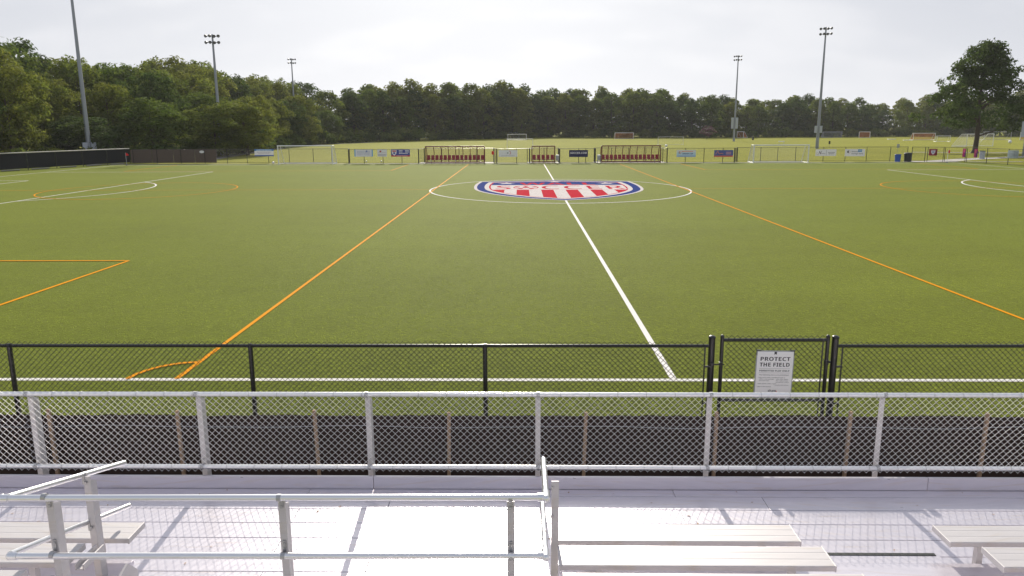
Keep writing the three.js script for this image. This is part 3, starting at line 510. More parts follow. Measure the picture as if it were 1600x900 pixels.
banner(37.2, 39.65, .62, 1.50, 'white savings bank banner with a blue patch at its top', (c, w, h) => { fill(c, '#f0edf1', 0, 0, w, h); fill(c, '#6f9cc8', 206, 4, 66, 44); txt(c, 'Manasq', 104, 50, 28, '#8b8790', 'left'); txt(c, 'Savings Bank', 104, 84, 30, '#8b8790', 'left'); c.fillStyle = '#5a5560'; c.beginPath(); c.arc(54, 44, 20, 1, 5); c.fill(); c.strokeStyle = '#c9a888'; c.lineWidth = 4; c.beginPath(); c.arc(62, 46, 22, -1.6, 1.6); c.stroke(); fill(c, '#dfe8f4', 216, 18, 46, 6); }, ZA + .05);
banner(46.75, 47.75, .72, 1.52, 'small red banner with a white crest on the double gate', (c, w, h) => { fill(c, '#8d2037', 0, 0, w, h); c.fillStyle = '#d9d2de'; c.beginPath(); c.moveTo(70, 60); c.lineTo(250, 60); c.lineTo(236, 150); c.lineTo(160, 220); c.lineTo(84, 150); c.fill(); greek(c, 80, 26, 160, 20, '#caa6b4'); fill(c, '#9ea2bc', 110, 90, 100, 60); }, -35.42);
for (const [x, z, l] of [[49.75, -33.45, 'pink hanging banner, left one of the pair by the trunk'], [50.3, -32.2, 'pink hanging banner, right one of the pair by the trunk']]) { const t = banner(x - .17, x + .17, .62, 1.62, l, (c, w, h) => { fill(c, '#c42f7c', 0, 0, w, h); fill(c, '#7d3588', w * .6, h * .25, w * .4, h * .75); fill(c, '#e4608e', 30, 30, 90, h * .4); }, z, 160); t.rotation.y = -.35; }
banner(50.75, 51.75, .75, 1.62, 'plain pale grey board on the right edge fence', (c, w, h) => { fill(c, '#c3cbd4', 0, 0, w, h); for (let k = 0; k < 40; k++) fill(c, 'rgba(160,170,180,.25)', rnd() * w, rnd() * h, 60, 20); }, -27.45, 128).rotation.y = -.35;
{ const t = thing('oval_sign', 'small white oval sign on the brown-screened fence', 'sign', [-42.5, 1.42, ZA + .06]); const g = new THREE.CylinderGeometry(.3, .3, .02, 28); g.rotateX(Math.PI / 2); g.scale(1, .55, 1); mesh('plate', g.toNonIndexed(), M.paint, t); mesh('rim', (() => { const q = new THREE.TorusGeometry(.3, .015, 6, 32); q.scale(1, .55, 1); q.translate(0, 0, .008); return q.toNonIndexed(); })(), M.boxGrey, t); }

// ---------------------------------------------------------------- dugouts
function dugout(x0, x1, bays, seats, label) {
  const t = thing('dugout', label, 'dugout', [(x0 + x1) / 2, .02, -34.35], 0, 'maroon team dugouts'), w = x1 - x0, h = 2.06;
  const prof = [[0, .06, -1.25], [0, 1.1, -1.28], [0, 1.62, -1.12], [0, 1.92, -.72], [0, h - .04, -.12], [0, h - .04, 0]];
  for (let k = 0; k <= bays; k++) { const x = -w / 2 + w * k / bays; mesh('rib', pipe(prof.map(([a, y, z]) => [x, y, z]), k % bays ? .042 : .055, 8, 26), M.maroon, t); }
  for (const s of [-1, 1]) { mesh('front_post', box(.08, h, .08, s * w / 2, h / 2, 0, .01), M.maroon, t); mesh('side_sill', box(.06, .08, 1.25, s * w / 2, .08, -.64), M.maroon, t);
    const sh = new THREE.Shape(prof.map(([, y, z]) => new THREE.Vector2(z, y)).concat([new THREE.Vector2(0, .1)])); const g = new THREE.ShapeGeometry(sh); g.rotateY(-Math.PI / 2); g.translate(s * (w / 2 - .03), 0, 0); mesh('side_pane', g.toNonIndexed(), M.clear, t); }
  mesh('front_beam', box(w, .13, .10, 0, h - .03, 0, .01), M.maroon, t); mesh('back_beam', box(w, .07, .05, 0, 1.1, -1.3), M.maroon, t).scale.set(1, .5, 1); mesh('floor_beam', box(w, .13, .06, 0, .14, -.02, .01), M.maroon, t); mesh('rear_sill', box(w, .08, .06, 0, .08, -1.25), M.maroon, t);
  for (let k = 0; k < bays; k++) { // curved clear pane per bay
    const xa = -w / 2 + w * k / bays + .03, xb = -w / 2 + w * (k + 1) / bays - .03, c = new THREE.CatmullRomCurve3(prof.map(([, y, z]) => V3(0, y, z)), false, 'catmullrom', .02).getPoints(18);
    const pos = []; for (let i = 0; i < 18; i++) { const p = c[i], q = c[i + 1]; pos.push(xa, p.y, p.z, xb, p.y, p.z, xb, q.y, q.z, xa, p.y, p.z, xb, q.y, q.z, xa, q.y, q.z); }
    const g = new THREE.BufferGeometry(); g.setAttribute('position', new THREE.Float32BufferAttribute(pos, 3)); g.computeVertexNormals(); g.setAttribute('uv', new THREE.Float32BufferAttribute(new Float32Array(pos.length / 3 * 2), 2)); mesh('pane', g, M.clear, t);
  }
  mesh('bench_beam', box(w - .1, .06, .08, 0, .38, -.82), M.maroon, t);
  for (const s of [-.42, 0, .42]) mesh('bench_leg', box(.05, .38, .3, s * w, .19, -.82), M.greyPaint, t);
  for (let k = 0; k < seats; k++) {
    const x = -w / 2 + w * (k + .5) / seats, s = mesh('seat', [box(.38, .05, .36, 0, .44, -.74, .02), (() => { const g = box(.39, .52, .05, 0, 0, 0, .022); g.rotateX(-.16); g.translate(0, .70, -.94); return g; })()], M.redSeat, t); s.position.x = x;
  }
  return t;
}
dugout(-14.25, -7.15, 8, 14, 'long maroon dugout with fourteen red seats on the left');
dugout(-1.38, 1.38, 3, 5, 'small maroon dugout with five red seats at the halfway line');
dugout(7.05, 14.1, 8, 14, 'long maroon dugout with fourteen red seats on the right');

// ---------------------------------------------------------------- goals
function goal(x, z, w, h, depth, label, { net = M.netWhite, frame = M.paint, turn = 0, r = .055, cell = .16, tw = .006, top = .5, ground = true, group } = {}) {
  const t = thing('football_goal', label, 'goal', [x, 0, z], turn, group ?? 'goals on the practice fields');
  const W = w / 2, td = top;
  for (const s of [-1, 1]) mesh('post', rod([s * W, 0, 0], [s * W, h, 0], r, 10), frame, t);
  mesh('crossbar', rod([-W - r, h, 0], [W + r, h, 0], r, 10), frame, t);
  for (const s of [-1, 1]) { mesh('top_stanchion', rod([s * W, h, 0], [s * W, h, -td], r * .6, 8), frame, t); mesh('back_stay', rod([s * W, h, -td], [s * W, .04, -depth], r * .6, 8), frame, t); if (ground) mesh('ground_bar', rod([s * W, .045, 0], [s * W, .045, -depth], r * .8, 8), frame, t); }
  if (ground) mesh('back_bar', rod([-W, .045, -depth], [W, .045, -depth], r * .8, 8), frame, t);
  const L = [], prof = [[h, 0], [h, -td], [.05, -depth]];
  const nx = Math.round(w / cell);
  for (let k = 0; k <= nx; k++) { const xx = -W + w * k / nx; for (let i = 0; i < 2; i++) { const [ya, za] = prof[i], [yb, zb] = prof[i + 1]; const sag = .04 * Math.sin(k * 1.3); L.push([xx, ya, za, xx, yb + (i ? 0 : sag - .04), zb]); } }
  const ny = Math.round(Math.hypot(h, depth - td) / cell);
  for (let k = 0; k <= ny; k++) { const f = k / ny, y = h + (.05 - h) * f, zz = -td - (depth - td) * f, sag = .10 * Math.sin(Math.PI * f); L.push([-W, y, zz, 0, y, zz - sag], [0, y, zz - sag, W, y, zz]); for (const s of [-1, 1]) L.push([s * W, y, 0, s * W, y, zz]); }
  for (let k = 1; k < depth / cell; k++) { const zz = -k * cell, yT = -zz <= td ? h : h * (1 - (-zz - td) / (depth - td)); for (const s of [-1, 1]) L.push([s * W, .05, zz, s * W, Math.max(.06, yT), zz]); }
  mesh('net', wires(L, tw, 3), net, t).userData.kind = 'stuff';
  return t;
}
goal(-28.6, -33.5, 6.5, 2.2, 2.0, 'full-size white goal at the left far touchline, net facing the pitch', { r: .065, top: .9, cell: .13, tw: .0038, group: 'white goals parked along the far touchline' });
goal(28.1, -33.2, 6.45, 2.1, 2.0, 'full-size white goal at the right far touchline, net facing the pitch', { r: .065, top: .9, cell: .13, tw: .0038, group: 'white goals parked along the far touchline' });
goal(-40.7, -217, 3.2, 2.0, 1.4, 'small grey goal in the shade at the left wood edge', { frame: M.greyPaint, net: M.netGrey, cell: .3, tw: .01, r: .07 });
goal(-45, -224, 2.8, 2.3, 2.2, 'grey goal turned sideways at the left wood edge', { frame: M.greyPaint, net: M.netGrey, cell: .25, tw: .014, r: .07, turn: 1.3 });
goal(-37, -222, 6.9, 2.0, 1.4, 'wide grey goal with sagging net below the left trees', { frame: M.greyPaint, net: M.netGrey, cell: .4, tw: .01, r: .08, top: .2 });
goal(-19, -207, 4.6, 2.2, 2.6, 'bunched grey net goal in front of the dark trees', { frame: M.greyPaint, net: M.netGrey, cell: .14, tw: .022, r: .08, turn: Math.PI });
goal(-12.2, -208, 5.8, 2.1, 1.8, 'grey goal left one of the adjoining pair below the trees', { frame: M.greyPaint, net: M.netGrey, cell: .4, tw: .008, r: .09 });
goal(-6.2, -206, 5.6, 2.1, 1.8, 'grey goal right one of the adjoining pair below the trees', { frame: M.greyPaint, net: M.netGrey, cell: .4, tw: .008, r: .09 });
goal(-3.9, -171, 5.9, 1.85, 1.6, 'white goal farther of two lined up behind the middle banner', { cell: .3, tw: .006, r: .07 });
goal(-2.9, -85.7, 5.0, 1.95, 1.6, 'white goal nearer of two lined up behind the middle banner', { cell: .2, tw: .0035, r: .05 });
goal(32.4, -187, 6.3, 2.0, 1.8, 'white goal with brown orange net in the middle distance', { net: M.netOrange, cell: .16, tw: .022, r: .08 });
goal(31.8, -110.8, 5.75, 1.85, 1.7, 'thin framed goal with sparse net behind the right dugout', { cell: .3, tw: .004, r: .035, frame: M.netWhite });
goal(74.5, -196, 2.6, 2.15, 2.6, 'small goal with orange net turned sideways beside the distant light pole', { net: M.netOrange, cell: .16, tw: .02, r: .08, turn: -.9 });
goal(107.7, -198, 6.6, 1.95, 1.8, 'wide grey goal beyond the tall right light pole', { frame: M.greyPaint, net: M.netGrey, cell: .16, tw: .016, r: .08 });
goal(114.5, -189, 3.3, 2.0, 2.6, 'orange-netted goal slanting left in front of the right trees', { net: M.netOrange, cell: .16, tw: .02, r: .08, turn: -.5 });
goal(113.3, -151.8, 6.2, 1.95, 1.8, 'goal with dark brown net left of the big tree', { net: M.netOrange, cell: .15, tw: .016, r: .07 });
goal(106.9, -132, 3.45, 1.5, 1.3, 'low narrow white goal left of the big tree', { cell: .3, tw: .004, r: .05 });
goal(90, -92, 7.4, 2.5, 3.2, 'large white netted goal behind the trunk of the big tree', { cell: .16, tw: .006, r: .06, turn: .35, top: 1.2 });
goal(133, -150, 7.6, 2.3, 2.2, 'grey framed goal right of the big tree trunk', { frame: M.greyPaint, net: M.netGrey, cell: .25, tw: .006, r: .06 });
goal(138.5, -146, 3.2, 2.2, 3.2, 'orange-netted goal at the right edge', { net: M.netOrange, cell: .16, tw: .02, r: .07, turn: -.6 });

// ---------------------------------------------------------------- light poles
function lightPole(x, z, h, boxY, label, turn, boxSize = [.95, 1.2]) {
  const t = thing('light_pole', label, 'light pole', [x, 0, z], turn, 'tall floodlight poles');
  mesh('pole', rod([0, -.03, 0], [0, h, 0], .30, 14, .13), M.steel, t);
  if (boxY) for (const s of [-1, 1]) mesh('control_box', box(boxSize[0] * .44, boxSize[1], .3, s * boxSize[0] * .38, boxY, .18, .02), M.boxGrey, t);
  for (const [dy, n] of [[-.3, 4], [-1.25, 4]]) {
    const a = mesh('crossarm', box(1.75, .1, .1, 0, h + dy, .16), M.lamp, t);
    for (let k = 0; k < n; k++) {
      const g = new THREE.LatheGeometry([[0, 0], [.11, .02], [.20, .14], [.24, .34], [.23, .34], [.18, .16], [0, .06]].map(p => new THREE.Vector2(...p)), 14); g.rotateX(Math.PI * .62); g.rotateY((k - 1.5) * .35); g.translate(-.78 + .52 * k, h + dy + .06 + (k % 2) * .05, .26);
      const l = mesh('lamp_head', g.toNonIndexed(), M.lamp, t); mesh('bracket', box(.07, .24, .1, -.78 + .52 * k, h + dy + .02, .2), M.lamp, l);
    }
  }
  return t;
}
lightPole(-57.6, -38.2, 23.5, 2.0, 'tall floodlight pole rising out of the frame at the far left', .9, [1.3, 1.2]);
lightPole(-50.2, -60, 18.5, 0, 'floodlight pole with four lamp clusters above the left trees', .25);
lightPole(-65.6, -144, 22.9, 0, 'slender distant floodlight pole among the left trees', .5);
lightPole(56.7, -145, 23.2, 5.0, 'distant floodlight pole right of centre with grey boxes', -.5, [1.5, 3]);
lightPole(53.75, -83.6, 22.2, 3.6, 'tall floodlight pole on the right behind the fence', -.3, [1.1, 1.3]);
lightPole(69.9, -51.5, 22.5, 3.7, 'floodlight pole cut off by the right edge', -.6, [1.2, 2.2]);

// ---------------------------------------------------------------- small things
function litterBin(x, z, w, h, m, label) { const t = thing('litter_bin', label, 'bin', [x, 0, z]); const g = new THREE.CylinderGeometry(w / 2, w / 2 * .84, h, 18); g.translate(0, h / 2, 0); mesh('body', g.toNonIndexed(), m, t); mesh('rim', (() => { const q = new THREE.TorusGeometry(w / 2, .03, 6, 20); q.rotateX(Math.PI / 2); q.translate(0, h, 0); return q.toNonIndexed(); })(), m, t); mesh('lid', (() => { const q = new THREE.SphereGeometry(w / 2, 16, 6, 0, 7, 0, 1.57); q.scale(1, .25, 1); q.translate(0, h + .01, 0); return q.toNonIndexed(); })(), M.dark, t); return t; }
litterBin(43.0, -35.3, .68, .85, M.blue, 'blue litter bin by the right far fence');
litterBin(44.15, -35.2, .88, 1.0, M.dark, 'dark green litter bin beside the double gate');
litterBin(67, -160, .6, .9, M.dark, 'lone dark bin far out on the practice field');
function cooler(x, label) { const t = thing('water_cooler', label, 'water cooler', [x, .02, -34.25]); mesh('stand', [box(.4, .04, .4, 0, .34, 0), ...[[-1, -1], [1, -1], [-1, 1], [1, 1]].map(([a, b]) => box(.04, .34, .04, a * .17, .17, b * .17))], M.boxGrey, t); mesh('tank', rod([0, .36, 0], [0, .86, 0], .19, 16, .21), M.greyPaint, t); mesh('lid', rod([0, .86, 0], [0, .98, 0], .22, 16, .2), M.paint, t); mesh('tap', box(.04, .05, .08, 0, .44, .21), M.red, t); }
cooler(1.68, 'water cooler with white lid just right of the middle dugout'); cooler(6.68, 'water cooler with white lid just left of the right dugout');
{ const t = thing('corner_flag', 'red corner flag on a pale pole at the left far corner', 'corner flag', [-49.7, 0, -32.5]); mesh('pole', rod([0, 0, 0], [0, 1.5, 0], .022, 8), M.boxGrey, t); const g = new THREE.BufferGeometry(); g.setAttribute('position', new THREE.Float32BufferAttribute([0, 1.5, 0, 0, 1.12, 0, .42, 1.2, .05, 0, 1.5, 0, .42, 1.2, .05, .25, 1.42, .05], 3)); g.setAttribute('uv', new THREE.Float32BufferAttribute(new Float32Array(12), 2)); g.computeVertexNormals(); mesh('flag', g, M.red, t); mesh('base', rod([0, 0, 0], [0, .08, 0], .12, 12, .08), M.dark, t); }
{ const t = thing('corner_flag', 'red corner flag on a white pole beside the double gate', 'corner flag', [47.2, 0, -32.4]); mesh('pole', rod([0, 0, 0], [0, 1.5, 0], .022, 8), M.paint, t); mesh('flag', box(.22, .34, .012, .11, 1.3, 0), M.red, t); mesh('base', rod([0, 0, 0], [0, .08, 0], .12, 12, .08), M.dark, t); }
{ const t = thing('small_flag', 'little red flag tied to the fence right of the left dugout', 'flag', [-5.95, 0, -34.4]); mesh('stick', rod([0, -.02, 0], [0, 1.5, 0], .016, 6), M.boxGrey, t); mesh('cloth', box(.3, .42, .012, -.15, 1.26, 0), M.red, t); }
function ball(x, y, z, r, label, col = M.paint, spot = M.dark) { const t = thing('ball', label, 'ball', [x, y, z]); const g = new THREE.IcosahedronGeometry(r, 4); mesh('cover', g, col, t); const ic = new THREE.IcosahedronGeometry(r * 1.003, 0).attributes.position, seen = new Set(); for (let i = 0; i < ic.count; i++) { const v = V3().fromBufferAttribute(ic, i), k = v.toArray().map(q => q.toFixed(3)).join(); if (seen.has(k)) continue; seen.add(k); const c = new THREE.CircleGeometry(r * .3, 5); c.lookAt(v); c.translate(v.x * .962, v.y * .962, v.z * .962); mesh('patch', c, spot, t); } return t; }
ball(-33.0, .15, -34.9, .15, 'white and red ball lying left of the left goal', M.paint, M.red);
ball(-22.3, .10, -38, .11, 'white ball on the grass behind the leftmost banner'); ball(-20.5, .10, -38.6, .11, 'white ball on the grass behind the red dot banner');
ball(112.8, .34, -116, .38, 'big white ball on the practice grass right of the trunk');
ball(28.5, .12, -100, .3, 'white ball by the thin framed goal');
function stakeSign(x, z, w, h, y, m, label) { const t = thing('stake_sign', label, 'sign', [x, 0, z]); mesh('stake', rod([0, -.03, 0], [0, y, 0], .025, 6), M.steel, t); mesh('panel', box(w, h, .03, 0, y, .03, .008), m, t); }
stakeSign(59.2, -90.7, .34, .62, .95, M.dark, 'small dark sign on a stake left of the letter N banner');
stakeSign(59.5, -65.9, .44, .6, .98, M.boxGrey, 'small grey sign on a stake left of the bins');
{ const t = thing('field_lectern', 'small white topped stand on the grass above the right goal', 'stand', [54.6, 0, -104]); mesh('top', box(1.2, .16, .5, 0, .88, 0, .02), M.paint, t); for (const s of [-1, 1]) mesh('leg', box(.05, .84, .05, s * .52, .40, 0), M.greyPaint, t); }
for (const [x, z, l] of [[110, -163, 'flat white goal base on the grass left of the orange goal'], [107.6, -150, 'flat white base on the grass at the left foot of the brown net goal']]) { const t = thing('ground_weight', l, 'goal weight', [x, 0, z]); mesh('bag', box(2.4, .14, .7, 0, .05, 0, .05), M.paint, t); mesh('strap', box(.1, .16, .74, 0, .052, 0, .02), M.greyPaint, t); }
{ const t = thing('waste_drum', 'grey drum standing right of the pink banners', 'bin', [57.9, 0, -42.5]); mesh('drum', rod([0, -.02, 0], [0, .95, 0], .32, 16), M.boxGrey, t); mesh('lid', rod([0, .95, 0], [0, 1.02, 0], .34, 16), M.dark, t); }

// ---------------------------------------------------------------- trees
function leafGeometry(clumps, leaf, perClump, seedTint) {
  const pos = [], nor = [], col = [];
  const d = V3(), c = V3(), u = V3(), v = V3(), n = V3();
  for (const [cx, cy, cz, cr, sq] of clumps) {
    const t0 = .82 + .36 * rnd(), y0 = rr(-.08, .08), m = Math.round(perClump * (cr * cr));
    for (let i = 0; i < m; i++) {
      const a = rnd() * 6.2832, z = rr(-.75, 1), q = Math.sqrt(Math.max(0, 1 - z * z)), rad = cr * (.55 + .5 * Math.pow(rnd(), .6));
      d.set(q * Math.cos(a), z * sq, q * Math.sin(a)); c.set(cx + d.x * rad, cy + d.y * rad, cz + d.z * rad);
      n.set(d.x * .6 + rr(-.7, .7), d.y * .6 + .45 + rr(-.6, .6), d.z * .6 + rr(-.7, .7)).normalize();
      u.set(rr(-1, 1), rr(-1, 1), rr(-1, 1)).cross(n).normalize(); v.crossVectors(n, u);
      const s = leaf * rr(.6, 1.25), w = s * rr(.35, .55), k = t0 * rr(.72, 1.28), kk = [k * (1 + y0), k, k * (1 - y0)];
      const P = [[-s, 0], [rr(-.2, .2) * s, w], [s, 0], [rr(-.2, .2) * s, -w]];
      for (const id of [0, 2, 1, 0, 3, 2]) { pos.push(c.x + u.x * P[id][0] + v.x * P[id][1], c.y + u.y * P[id][0] + v.y * P[id][1], c.z + u.z * P[id][0] + v.z * P[id][1]); nor.push(n.x, n.y, n.z); col.push(...kk); }
    }
  }
  const g = new THREE.BufferGeometry(); g.setAttribute('position', new THREE.Float32BufferAttribute(pos, 3)); g.setAttribute('normal', new THREE.Float32BufferAttribute(nor, 3)); g.setAttribute('color', new THREE.Float32BufferAttribute(col, 3)); g.setAttribute('uv', new THREE.Float32BufferAttribute(new Float32Array(pos.length / 3 * 2), 2)); return g;
}
// crown = clumps at the ends of limbs; form gives the radius at height f (0..1)
function makeTree({ h, r, base, form, n, leaf, per, clump, squash = .62, mat, trunkR = .22, limbs = 9, lobe = 6 }) {
  const clumps = [], wood = [], top = h * .96;
  const lean = [rr(-.03, .03), rr(-.03, .03)], axis = (y) => [lean[0] * y + .12 * Math.sin(y * .5), y, lean[1] * y + .1 * Math.cos(y * .43) - .1];
  for (let k = 0; k < 7; k++) { const a = top * k / 7, b = top * (k + 1) / 7; wood.push(rod(axis(a), axis(b), trunkR * (1 - k / 7.6), 8, trunkR * (1 - (k + 1) / 7.6))); }
  wood.push(rod([0, -.05, 0], axis(.5), trunkR * 1.5, 8, trunkR));
  const wob = Array.from({ length: 6 }, () => [rnd() * 6.28, rr(.06, .16)]);
  for (let k = 0; k < n; k++) {
    const f = Math.pow((k + .5) / n, .92), y = base + (top - base) * f, a = k * 2.39996 + rr(-.5, .5);
    const bump = 1 + wob.reduce((s, [p, q], i) => s + q * Math.sin((i + 2) * a + p + f * (4 + i)), 0);
    const R = r * form(f) * bump * (k % 5 === 0 ? rr(.15, .6) : rr(.62, 1.0)), ax = axis(y), cr = clump * rr(.7, 1.25) * (f > .9 ? .8 : 1);
    const lx = ax[0] + R * Math.cos(a), ly = y + rr(-.4, .4), lz = ax[2] + R * Math.sin(a);   // a lobe of the crown: small clumps over its upper and outer side
    for (let j = 0; j < lobe; j++) { const b = j ? a + rr(-2.2, 2.2) : a, e = rr(-.15, 1), q = Math.sqrt(1 - e * e) * cr * .8; clumps.push([lx + q * Math.cos(b), ly + e * cr * squash, lz + q * Math.sin(b), cr * rr(.45, .68), .75]); }
    if (k % Math.max(1, Math.floor(n / limbs)) === 0) { const s = axis(Math.max(base * .7, y - R * .55)); wood.push(rod(s, [ax[0] + R * .55 * Math.cos(a), y - R * .12, ax[2] + R * .55 * Math.sin(a)], trunkR * .4, 5, trunkR * .2), rod([ax[0] + R * .55 * Math.cos(a), y - R * .12, ax[2] + R * .55 * Math.sin(a)], [ax[0] + R * .96 * Math.cos(a), y, ax[2] + R * .96 * Math.sin(a)], trunkR * .2, 4, trunkR * .07)); }
  }
  const g = new THREE.Group(); const tr = mesh('trunk', mergeGeometries(wood), M.bark, g), cr = mesh('crown', leafGeometry(clumps, leaf, per), mat, g); return g;
}
const oval = f => Math.sqrt(Math.max(.04, 1 - Math.pow((f - .42) / .62, 2)));
const tall = f => .80 + .25 * Math.sin(f * 5) * .5 + (f > .7 ? -(f - .7) * 1.9 : 0) + (f < .1 ? -.15 : 0);
const protos = [[], []];
for (let v = 0; v < 4; v++) protos[0].push(makeTree({ h: 14, r: 4.6, base: 1.2, form: oval, n: 42, leaf: .28, per: 30, clump: 1.85, lobe: 9, mat: M.leaf[v], trunkR: .26 }));
for (let v = 0; v < 4; v++) protos[1].push(makeTree({ h: 16, r: 4.0, base: 1.4, form: tall, n: 42, leaf: .40, per: 17, clump: 1.65, squash: .8, lobe: 6, mat: M.leaf[(v + 1) % 4], trunkR: .24 }));
const TREES=[[-58.6,-153.3,14.6,1,0],[-53,-159.3,13.8,1,1],[-52,-164,12.3,1,0],[-46.4,-171.2,15.2,1,1],[-41.2,-174.2,13.5,1,3],[-37.6,-179.6,15.7,1,1],[-31.1,-184,14,1,2],[-24.8,-186.5,14.1,1,1],[-21,-192.4,14.2,1,0],[-15.6,-197.9,16.5,1,2],[-11.6,-201.7,15.9,1,1],[-5.9,-207.9,15.7,1,2],[-2.4,-212.6,17.3,1,2],[2.4,-220.8,15.8,1,1],[7.8,-225,15.7,1,0],[15.2,-223.3,16,1,2],[19.7,-220.3,15.7,1,3],[25.4,-219.3,14.7,1,0],[32.1,-215.1,16.3,1,3],[39.6,-214.3,16.9,1,0],[48.6,-212,15.7,1,3],[52,-208.1,12.6,1,1],[59.8,-205.2,13.5,1,1],[66.7,-206.8,15,1,3],[75.1,-209.2,12.1,1,2],[81.3,-210.2,11.3,1,0],[86.3,-212.1,11.5,1,3],[95.6,-213.6,12.4,1,1],[100.9,-214.3,13.8,1,1],[108.8,-215.2,14.2,1,0],[114.9,-214.8,12.8,1,3],[121.6,-216.9,12.6,1,3],[127.4,-218.5,11.1,1,1],[134.6,-216.9,9.7,1,1],[143.1,-216,13.3,1,0],[151.3,-217.6,12.4,1,2],[158.2,-215.2,12.9,1,0],[164.4,-211.4,12.7,1,3],[169,-212.1,13.8,1,2],[176.2,-207.7,13.9,1,1],[184.5,-205.9,13.9,1,0],[190.3,-204.3,16.1,1,0],[196.7,-202,15.1,1,1],[202,-199.7,15.9,1,2],[-54.6,-161.8,14.6,1,1],[-50.4,-168.1,15.5,1,3],[-48.5,-177.8,15.8,1,2],[-43.9,-183.3,17.9,1,2],[-38.3,-184.5,18.9,1,2],[-34,-193,17.8,1,2],[-27.4,-194.9,19.2,1,0],[-20.8,-200.1,19.2,1,0],[-14.3,-208.4,18.6,1,1],[-11.2,-213.9,20,1,2],[-8.2,-215.9,19.9,1,3],[-1.9,-221.7,19.3,1,1],[5.8,-231.8,18.1,1,3],[9.8,-236.6,19.1,1,3],[16.3,-233.5,18.2,1,1],[20.4,-229.2,18.6,1,0],[30.1,-226.5,17.8,1,1],[38.7,-227.8,17.8,1,2],[44.3,-222.9,18.1,1,3],[52.9,-223.7,17.7,1,3],[59.2,-217.5,15.1,1,1],[65.6,-217.2,14.8,1,3],[74.2,-218.2,15.2,1,1],[78.6,-220.4,14.7,1,0],[86.7,-221.6,14.2,1,0],[96.7,-225.3,14.1,1,0],[103.6,-224.6,15.6,1,0],[109.3,-225.6,15.7,1,1],[117.9,-227.4,14.7,1,3],[124.5,-228.8,13.9,1,2],[134,-226.1,12.2,1,3],[137.7,-230.2,12.3,1,0],[147.8,-229.1,13.9,1,2],[155.7,-226.2,14.9,1,2],[159.7,-223.7,16.2,1,1],[169.6,-224.9,15.6,1,1],[177.8,-218.8,14,1,3],[184.9,-218.3,16.1,1,2],[188.7,-214.2,16.2,1,3],[196.3,-215,17.3,1,2],[203.7,-212.2,19.3,1,1],[212.9,-209.4,17.5,1,0],[-58.6,-177.9,16.4,1,3],[-54,-182.5,17.8,1,3],[-53.3,-188.6,17.3,1,2],[-47.9,-200.5,18.7,1,3],[-35.8,-204.6,16.8,1,0],[-29.2,-211,19.6,1,0],[-26.2,-217.3,17.5,1,3],[-16.4,-223.3,18.2,1,1],[-10.6,-226,18.7,1,1],[-9.2,-236.8,19.4,1,1],[-2.9,-242.5,18.6,1,2],[6.6,-244.5,16.9,1,0],[14.8,-244.6,17.4,1,3],[20.5,-242.7,18.7,1,3],[31.6,-239.6,19.3,1,2],[40.4,-234.3,18.1,1,1],[47.2,-235,17.5,1,1],[53.3,-230.3,18.4,1,3],[62.9,-233.7,16.2,1,2],[74.3,-231.8,14.6,1,1],[80.5,-235,14.1,1,2],[94.2,-236.2,13.9,1,2],[98.5,-240.1,14.3,1,0],[108.9,-240,15,1,0],[115.6,-238.6,15.1,1,0],[126.4,-242.1,14,1,0],[136.5,-241.2,15.2,1,3],[146.6,-240.6,12.4,1,2],[154.9,-238.7,13.8,1,3],[163.4,-234.6,14.6,1,0],[172.4,-232.9,15.6,1,1],[176.4,-233.1,15.1,1,0],[186.6,-227.5,14,1,0],[196.6,-223,17.6,1,0],[204,-223.6,19.1,1,0],[-65.8,-26.8,11.2,0,2],[-64.7,-34.4,11.3,0,3],[-60.3,-42.5,5.7,0,2],[-55.5,-49.6,8.1,0,0],[-46.6,-61.5,8.2,0,3],[-49.2,-55.5,7.6,0,1],[-50.2,-66,8.6,0,1],[-52.8,-74.4,8.5,0,2],[-54.2,-84.3,10.1,0,3],[-56.4,-92.4,9.8,0,3],[-57.6,-102.2,10.4,0,3],[-56.8,-110.5,10,0,2],[-56.7,-120.1,11.7,0,3],[-58,-130.6,8.6,0,2],[-55.4,-138.9,8.4,0,0],[-73.6,-29.6,13.8,0,2],[-70.3,-38.9,13.8,0,3],[-68.7,-48.7,10.8,0,3],[-65.4,-55.8,10.7,0,3],[-63,-64,12.8,0,2],[-60.2,-74.6,10,0,0],[-80.6,-39.1,15.3,0,0],[-78.9,-47.9,16.7,0,0],[-77.4,-57.8,12.2,0,1],[-75.9,-66,15,0,1],[-72.8,-73.4,14.5,0,0],[-71.2,-82.7,14.9,0,1],[-72,-93.4,15,0,3],[-73,-102.1,14.6,0,3],[-75.4,-108.7,17.1,0,3],[-74.3,-119.7,16.2,0,2],[-74.3,-128.8,15.6,0,3],[-75.1,-136.6,17,0,3],[-72.4,-146,16.2,0,3],[-70.7,-154.4,16.8,0,1],[-68.9,-164.6,17.3,0,2],[-90.1,-56.9,18.6,0,2],[-89.1,-68.5,18.2,0,2],[-89.3,-75.7,13.7,0,1],[-89,-83.1,16.8,0,3],[-87.3,-94.5,16.4,0,0],[-88.2,-103,16.3,0,3],[-84.5,-111.7,19.8,0,3],[-84.1,-121.7,19.1,0,1],[-87,-127.8,19.6,0,3],[-86.9,-137.6,19.7,0,1],[-86,-146,17,0,2],[-82.7,-156.2,16.9,0,3],[-83.4,-167.2,19.1,0,1]];
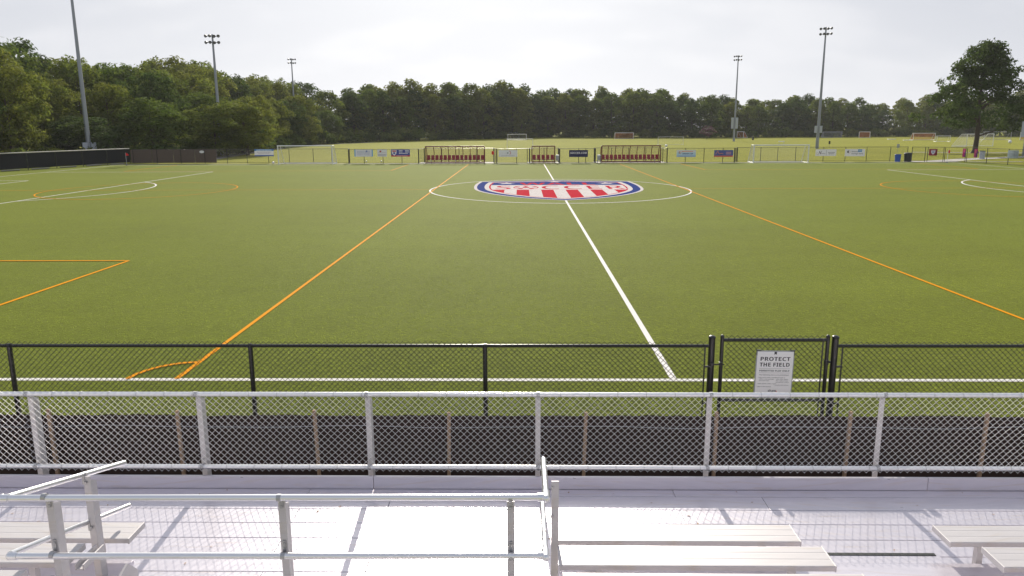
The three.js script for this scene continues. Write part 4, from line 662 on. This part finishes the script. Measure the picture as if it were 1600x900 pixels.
for (const [x, z, h, k, v] of TREES) {
  const t = protos[k][v].clone(), s = h / (k ? 16 : 14); t.name = numbered('broadleaf_tree'); t.position.set(x, 0, z); t.rotation.y = rnd() * 6.28; const w = k ? s * rr(1.05, 1.35) : Math.max(.8, s) * rr(.9, 1.15); t.scale.set(w, s, w); scene.add(t);
  tag(t, k ? 'dark green broadleaf tree in the wood along the far end of the fields' : 'leafy green tree in the wood along the left side', 'tree', k ? 'trees of the far wood' : 'trees of the left wood');
}
// bushes at the wood's foot
const bushP = [0, 1, 2].map(v => { const cl = []; for (let k = 0; k < 26; k++) { const a = rnd() * 6.28, q = Math.sqrt(rnd()); cl.push([2.2 * q * Math.cos(a), .5 + 1.7 * rnd() * (1 - .6 * q), 1.6 * q * Math.sin(a), rr(.6, 1), .8]); } const g = new THREE.Group(); mesh('foliage', leafGeometry(cl, .26, 34), M.leaf[v], g); mesh('stem', [0, 1, 2].map(i => rod([.2 * i - .2, -.03, 0], [.9 * i - .9, 1.4, rr(-.5, .5)], .05, 5, .02)), M.bark, g); return g; });
{
  const line = [[-62, -16, 0], [-59.5, -36, 0], [-53.5, -46, 0], [-50.5, -58, 0], [-51.5, -74, 0], [-55, -100, 0], [-55, -128, 0], [-50, -146, 1], [-24, -181, 1], [6, -218, 1], [40, -208, 1], [62, -200, 1], [112, -210, 1], [150, -212, 1], [205, -192, 1]];
  for (let i = 0; i < line.length - 1; i++) { const [a, b, k] = line[i], [c, d] = line[i + 1], L = Math.hypot(c - a, d - b), n = Math.round(L / (k ? 4.6 : 4.4));
    for (let j = 0; j < n * (k ? 2 : 1); j++) { const back = j >= n ? 7 : 0, f = (j % n + rnd() * .6) / n, t = bushP[(j + i) % 3].clone(), s = back ? rr(1.3, 1.8) : rr(.8, 1.5); t.name = numbered('bush'); t.position.set(a + (c - a) * f + rr(-.8, .8), 0, b + (d - b) * f + rr(-1, 1) - back); t.rotation.y = rnd() * 6; t.scale.set(s, s * rr(.7, 1.2), s); scene.add(t);
      tag(t, k ? 'low bush at the foot of the far wood' : 'low bush at the foot of the left wood', 'bush', k ? 'bushes along the far wood' : 'bushes along the left wood'); } }
}
{ // lone tree on the right
  const t = makeTree({ h: 16.8, r: 6.7, base: 3.7, form: f => f < .12 ? .78 + f * 2 : Math.max(.12, 1.02 - .92 * Math.pow((f - .12) / .88, 1.35)), n: 140, leaf: .26, per: 34, clump: 1.45, squash: .55, lobe: 6, mat: M.leaf[2], trunkR: .40, limbs: 26 });
  t.name = numbered('lone_tree'); t.position.set(68.6, 0, -60.5); scene.add(t); tag(t, 'large lone broadleaf tree with visible trunk at the right', 'tree');
}
{ const t = makeTree({ h: 3.8, r: 1.5, base: 1.3, form: oval, n: 22, leaf: .2, per: 60, clump: .7, mat: M.redLeaf, trunkR: .06, limbs: 5 }); t.name = numbered('red_tree'); t.position.set(56.4, 0, -172); scene.add(t); tag(t, 'small dark red leaved tree in front of the far wood', 'tree'); }

renderer.render(scene, camera);
